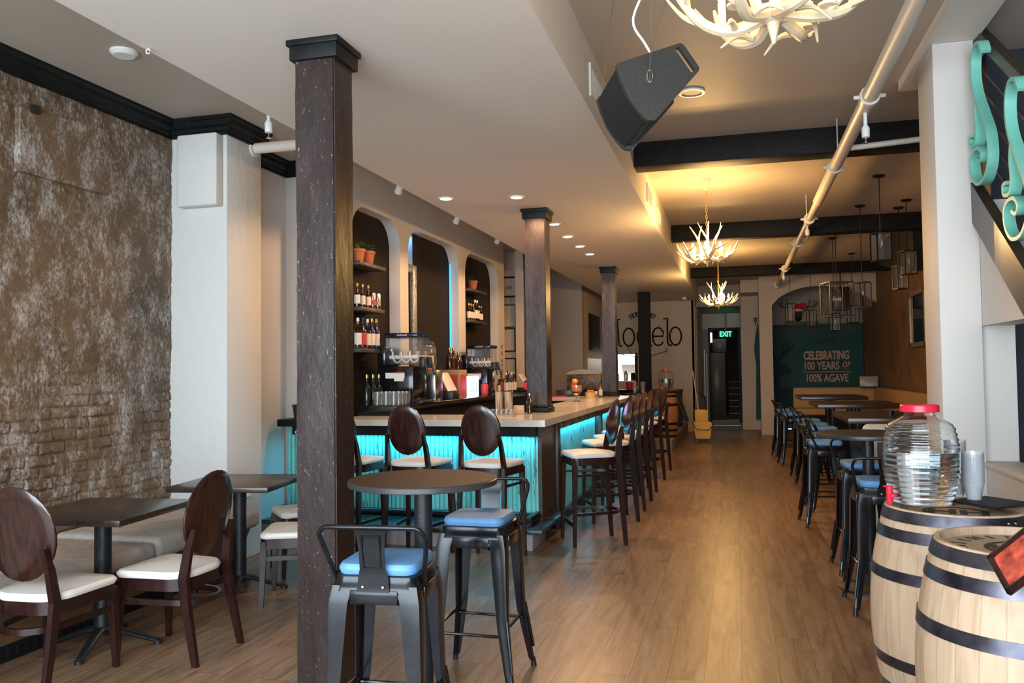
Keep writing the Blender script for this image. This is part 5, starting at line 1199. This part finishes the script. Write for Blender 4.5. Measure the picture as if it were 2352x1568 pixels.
# glassware at the near end of the back counter
gl_ = B().lathe([(0, 0), (.030, 0), (.040, .13), (.038, .13), (.028, .008), (0, .008)], 20, close=False).build('drinking_glass', M_thin)
tag(gl_, 'clear drinking glass in the group at the near end of the back counter', 'glass', 'glasses at the near end of the back counter', (-3.20, 7.42, BC))
k = 0
for i in range(3):
    for j in range(4):
        if (i, j) == (0, 0): continue
        q = gl_.copy(); C.objects.link(q); q.location = (-3.18-.1*i, 7.40+j*.098+.02*i, BC)
for i in range(3): bottle(.30, .036, M_greenb, None, M_gold, .36)(('left', 'middle', 'right')[i]+' of three gold-capped dark wine bottles behind the glasses', (-3.50, 7.47+i*.14, BC), 'gold-capped wine bottles')
# blender jars / cups beyond: shakers on counter
def shaker(loc, label):
    t = thing('cocktail_shaker', label, 'cocktail shaker', loc, 0, 'steel shakers on the bar'); B().lathe([(0, 0), (.032, 0), (.036, .02), (.044, .22), (.046, .225), (.042, .225), (.0, .2)], 32).build('cup', M_steel, t)
shaker((-2.175, 7.55, CT), 'left of the two tall steel cocktail shakers'); shaker((-2.085, 7.56, CT), 'right of the two tall steel cocktail shakers')
ws = thing('work_shelf', 'steel work shelf just behind the stone bar top, inside the bar corner', 'shelf', (-2.36, 8.6, 0)); B().box(-.13, .11, -.75, .8, .97, 1.0, .003).build('top', M_steel, ws); B().box(-.12, .10, -.7, .75, 0, .97).build('body', M_blackpaint, ws)
sg_ = B().lathe([(0, 0), (.018, 0), (.024, .055), (.022, .055), (.016, .006), (0, .006)], 12, close=False).build('shot_glass', M_thin)
tag(sg_, 'tiny clear shot glass in the rows beside the shakers', 'glass', 'shot glasses beside the shakers', (-2.27, 7.38, CT+.012))
for i in range(2):
    for j in range(7):
        if (i, j) == (0, 0): continue
        q = sg_.copy(); C.objects.link(q); q.location = (-2.27+j*.045, 7.38-.055*i, CT+.012)
tag(B().box(-.03, .30, -.09, .035, 0, .012, .003).build('serving_tray', M_pinewood), 'thin wooden tray under the shot glasses', 'tray', loc=(-2.27, 7.38, CT))
tag(B().box(-.05, .05, -.05, .05, 0, .085, .004).build('napkin_box', M_pinewood), 'small square blond wood box on the bar beside the near bar post', 'box', loc=(-2.03, 7.74, CT), rotz=.2)
ol = bottle(.20, .028, M_honey, None, M_steel, .30); ol('small glass bottle of yellow syrup beside the near bar post', (-1.955, 7.86, CT)); bottle(.24, .03, M_clearb, M_label, M_black, .36)('small clear bottle beside the far bar post', (-2.0, 12.55, CT))
tag(B().lathe([(0, 0), (.075, 0), (.075, .09), (.065, .09), (.065, .02), (0, .02)], 24).build('wooden_pot', M_pinewood), 'round blond wooden pot of garnishes near the far bar post', 'pot', loc=(-2.08, 12.1, CT))
for k, (dx, dy) in enumerate(((0, 0), (.03, .02), (-.03, .01))): tag(B().lathe([(0, -.02), (.02, -.01), (.025, 0), (.02, .015), (0, .025)], 12).build('orange_fruit', plain('orange_peel', (.75, .25, .03), .5)), ('front orange garnish in the wooden pot', 'right orange garnish in the wooden pot', 'left orange garnish in the wooden pot')[k], 'fruit', loc=(-2.08+dx, 12.1+dy, CT+.10))
ck = thing('cocktail_glass', 'tall stemmed cocktail glass with orange drink and cherry on the bar', 'cocktail', (-2.06, 10.9, CT)); ck.scale = (1.2, 1.2, 1.2)
B().lathe([(0, 0), (.05, 0), (.05, .004), (.012, .012), (.009, .05), (.02, .07), (.058, .11), (.068, .15), (.062, .19), (.060, .19), (.065, .15), (.055, .112), (.0, .075)], 32, close=False).build('glass', M_glass, ck)
B().lathe([(0, .078), (.052, .113), (.063, .15), (.060, .18), (0, .18)], 28).build('drink', plain('peach_drink', (.80, .33, .10), .25), ck)
B().lathe([(0, -.02), (.018, -.01), (.02, 0), (.018, .01), (0, .02)], 12, (-.02, 0, .20)).build('cherry', M_red, ck); B().box(-.05, .0, -.003, .003, .17, .25, .002).build('garnish', M_honey if False else M_gold, ck)
B().lathe([(0, -.03), (.025, -.02), (.032, 0), (.02, .02), (0, .03)], 14, (-.015, .01, .225)).build('orange_twist', plain('orange_twist', (.8, .35, .08), .5), ck)
# things at the far bar end
tag(bottle(.30, .04, M_white, None, M_candle, .42)('white squeeze bottle on the far service counter', (-3.0, 13.3, 1.06)), 'white squeeze bottle on the far service counter', 'bottle')
tag(B().box(-.16, .16, -.1, .1, 0, .02, .006).build('red_mat', M_red), 'flat red board on the far service counter', 'board', loc=(-2.85, 13.35, 1.06))
tag(B().box(-.14, .14, -.1, .1, 0, .11, .01).build('storage_bin', M_slate), 'dark green storage bin behind the red board', 'bin', loc=(-2.75, 13.55, 1.06))
ts = thing('dark_display', 'upright cabinet with mottled brown front and pale rounded top behind the bar', 'display cabinet', (-2.75, 15.3, 0))
B().box(-.33, .33, 0, .35, 0, 1.12, .02).build('base', M_blackgloss, ts); B().box(-.33, .33, 0, .12, 1.12, 1.42, .02).build('mottled_panel', plain('mottled_brown', (.16, .10, .06), .4, noise_s=14, var=.9), ts)
B().prism([(-.33, 1.42), (.33, 1.42)] + [(.33*math.cos(a), 1.42+.09*math.sin(a)) for a in [PI*i/12 for i in range(1, 12)]], 0, .12, 'xz').build('pale_top', M_creamup, ts)
kc = thing('rear_counter', 'black counter below the pass-through at the back', 'counter', (-2.3, 18.6, 0)); B().box(-.7, 1.15, 0, .5, .98, 1.05, .005).build('worktop', M_blackstone, kc); B().box(-.68, 1.12, .03, .5, 0, .98).build('body', M_blackpaint, kc)
tag(B().lathe([(0, 0), (.08, 0), (.09, .17), (.085, .17), (.07, .02), (0, .02)], 24).build('red_cup', M_red), 'red bucket-like cup on the counter below the pass-through', 'cup', loc=(-2.32, 18.75, 1.05))
# pass shelf goods
ps = tag(B().box(-.33, .33, -.15, .25, 0, .02).build('pass_shelf', M_steel), 'steel ledge of the kitchen pass-through', 'shelf', loc=(-2.68, 20.35, 1.20))
tag(B().box(-.25, .2, 0, .2, 0, .26, .01).build('white_case', M_white), 'white wall case seen high in the kitchen pass-through', 'case', loc=(-2.65, 21.6, 1.62))
tag(B().lathe([(0, 0), (.05, 0), (.055, .15), (.04, .2), (.03, .24), (0, .24)], 18).build('thermos', M_steel), 'steel thermos on the pass-through ledge', 'flask', loc=(-2.62, 20.4, 1.22))
tag(B().lathe([(0, 0), (.055, 0), (.055, .14), (.05, .15), (.05, .2), (0, .22)], 18).build('coffee_press', M_blackgloss), 'black coffee maker jar on the pass-through ledge', 'coffee maker', loc=(-2.44, 20.4, 1.22))
tag(B().box(-.1, .1, -.08, .08, 0, .18, .01).build('white_box', M_white), 'white box at the left of the pass-through ledge', 'box', loc=(-2.88, 20.4, 1.22))
# platform with barrel and jug
sb(-2.4, -1.13, 15.0, 20.2, 0, .22, 'floor_platform', M_concrete)
b3 = barrel('dark_barrel', 'amber oak barrel with black hoops on the concrete platform past the bar', (-1.30, 15.75, .22), 0, .88, .20, .245, mat=M_stave_dark, hoopm=M_hoopdark)
B().cyl((.19, 0, .86), (.38, -.1, .30), .022, n=8).cyl((.24, .1, .86), (.42, 0, .30), .022, n=8).build('folded_handles', M_black, b3)
jug((-1.27, 15.75, 1.105), .86, 'smaller clear water jug with red lid on the dark barrel', .3)
for i, x in enumerate((-1.60, -1.52)):
    pass
tw = tag(B().lathe([(0, 0), (.035, 0), (.045, .2), (.043, .2), (.03, .01), (0, .01)], 18, close=False).build('tall_glass', M_thin), 'tall clear glass left of the far water jug, left one', 'glass', loc=(-1.72, 14.6, 1.08))
q = tw.copy(); C.objects.link(q); q.location = (-1.58, 14.6, 1.08); q['label'] = 'tall clear glass left of the far water jug, right one'
hs = thing('host_stand', 'black stand carrying two tall glasses behind the last bar stools', 'stand', (-1.65, 14.6, 0)); B().box(-.25, .25, -.2, .2, 1.04, 1.08, .005).build('top', M_blackpaint, hs); B().box(-.22, .22, -.17, .17, 0, 1.04, .005).build('body', M_blackpaint, hs)
# mop bucket
mb = thing('mop_bucket', 'yellow wheeled mop bucket with wringer in front of the hall', 'mop bucket', (-.68, 17.3, 0), .1)
b = B(); b.prism([(-.14, .08), (.14, .08), (.18, .42), (-.20, .42)], -.18, .18, 'xz', .02); b.build('tub', M_yellow, mb)
b = B(); b.box(-.15, .10, -.1, -.085, .42, .66, .004).box(-.15, .10, .085, .1, .42, .66, .004).box(-.15, -.13, -.1, .1, .42, .66).box(.08, .10, -.1, .1, .42, .66)
for k in range(6): b.box(-.155, .105, -.11, -.10, .44+k*.035, .455+k*.035)
b.build('wringer', M_yellow, mb)
B().tube([(-.2, -.15, .4), (-.12, -.21, .27), (.1, -.22, .26), (.2, -.15, .36), (.19, -.1, .45)], .008, 8).build('carry_handle', M_black, mb)
for sx in (-.12, .12):
    for s2 in (-.13, .13): B().cyl((sx, s2-.012, .035), (sx, s2+.012, .035), .035, n=14).box(sx-.01, sx+.01, s2-.008, s2+.008, .035, .09).build('caster', M_black, mb)
B().cyl((.08, 0, .62), (.06, .03, .93), .015, n=8).cyl((-.06, .02, 1.03), (.07, .02, .9), .018, n=8).build('lever', M_blueb, mb)
mp = thing('mop', 'mop with a thin wooden handle leaning in the yellow bucket', 'mop', (-.70, 17.3, .1)); B().cyl((.0, .0, 0.15), (-.16, .15, 1.35), .012, n=8).build('handle', M_pinewood, mp); B().lathe([(0, .0), (.06, 0), (.05, .12), (0, .16)], 12).build('head', M_creamup, mp)
# ledge things at left end of the bar
bk = thing('black_container', 'black tapered bin with cables on the ledge left of the near post', 'container', (-3.93, 7.0, CT-.003))
B().lathe([(0, 0), (.085, 0), (.10, .11), (.105, .11), (.105, .13), (.09, .13), (.08, .03), (0, .03)], 28).build('bin', M_black, bk); B().tube(spl([(-.02, 0, .12), (-.01, 0, .19), (.0, 0, .20), (.01, 0, .15), (.05, .0, .10)], 4), .005, 6).build('cable', M_black, bk)
B().tube(spl([(.10, 0, .01), (.16, -.04, .03), (.22, 0, .015), (.30, -.02, .02)], 4), .005, 6).build('cable', M_black, bk)
pw = thing('led_adapter', 'white cable and blue adapters hanging under the bar ledge', 'power adapter', (-3.83, 6.905, .93))
B().box(-.05, .05, -.02, .0, -.03, .0, .006).build('splitter', M_white, pw); B().box(-.12, -.05, -.015, .01, .01, .05, .005).box(.02, .10, -.015, .01, .0, .05, .005).build('adapter', M_blueb, pw)
B().tube(spl([(-.04, -.01, -.01), (-.12, -.02, .02), (-.09, -.01, .06)], 4), .004, 6).tube(spl([(.04, -.01, -.01), (.12, -.02, .03), (.10, -.01, .07)], 4), .004, 6).tube(spl([(-.05, -.01, -.02), (-.09, -.01, -.12), (-.07, -.01, -.22)], 4), .003, 6).build('cord', M_white, pw)
# beer tap and register beyond the shakers
tp = thing('tap_tower', 'black tap handle with a round red badge just left of the near bar post', 'beer tap', (-2.9, 11.6, 1.0)); B().cyl((0, 0, 0), (0, 0, .22), .035, n=14).build('tower', M_black, tp); B().lathe([(0, -.01), (.06, -.01), (.06, .01), (0, .01)], 20).build('badge', M_red, tp).matrix_local = Matrix.Translation((0, -.03, .28)) @ Matrix.Rotation(PI/2, 4, 'X'); B().box(-.06, .06, -.018, .02, .20, .36, .02).build('handle', M_black, tp)
rg = thing('register', 'open register screen on the service shelf behind the shakers', 'register', (-3.15, 12.4, BC)); B().box(-.2, .2, -.15, .15, 0, .06, .01).build('drawer', M_black, rg); B().box(-.008, .008, -.14, .14, -.12, .12, .004, rot=Matrix.Rotation(math.radians(-35), 3, 'Y'), at=(0, 0, .17)).build('screen', M_white, rg)
for i in range(8): (beer, clear, dkw, wine)[i % 4]('assorted bottle in the cluster at the far end of the back counter', (-3.30+.09*(i % 2), 11.45+i*.075, BC), 'bottles at the far end of the back counter')
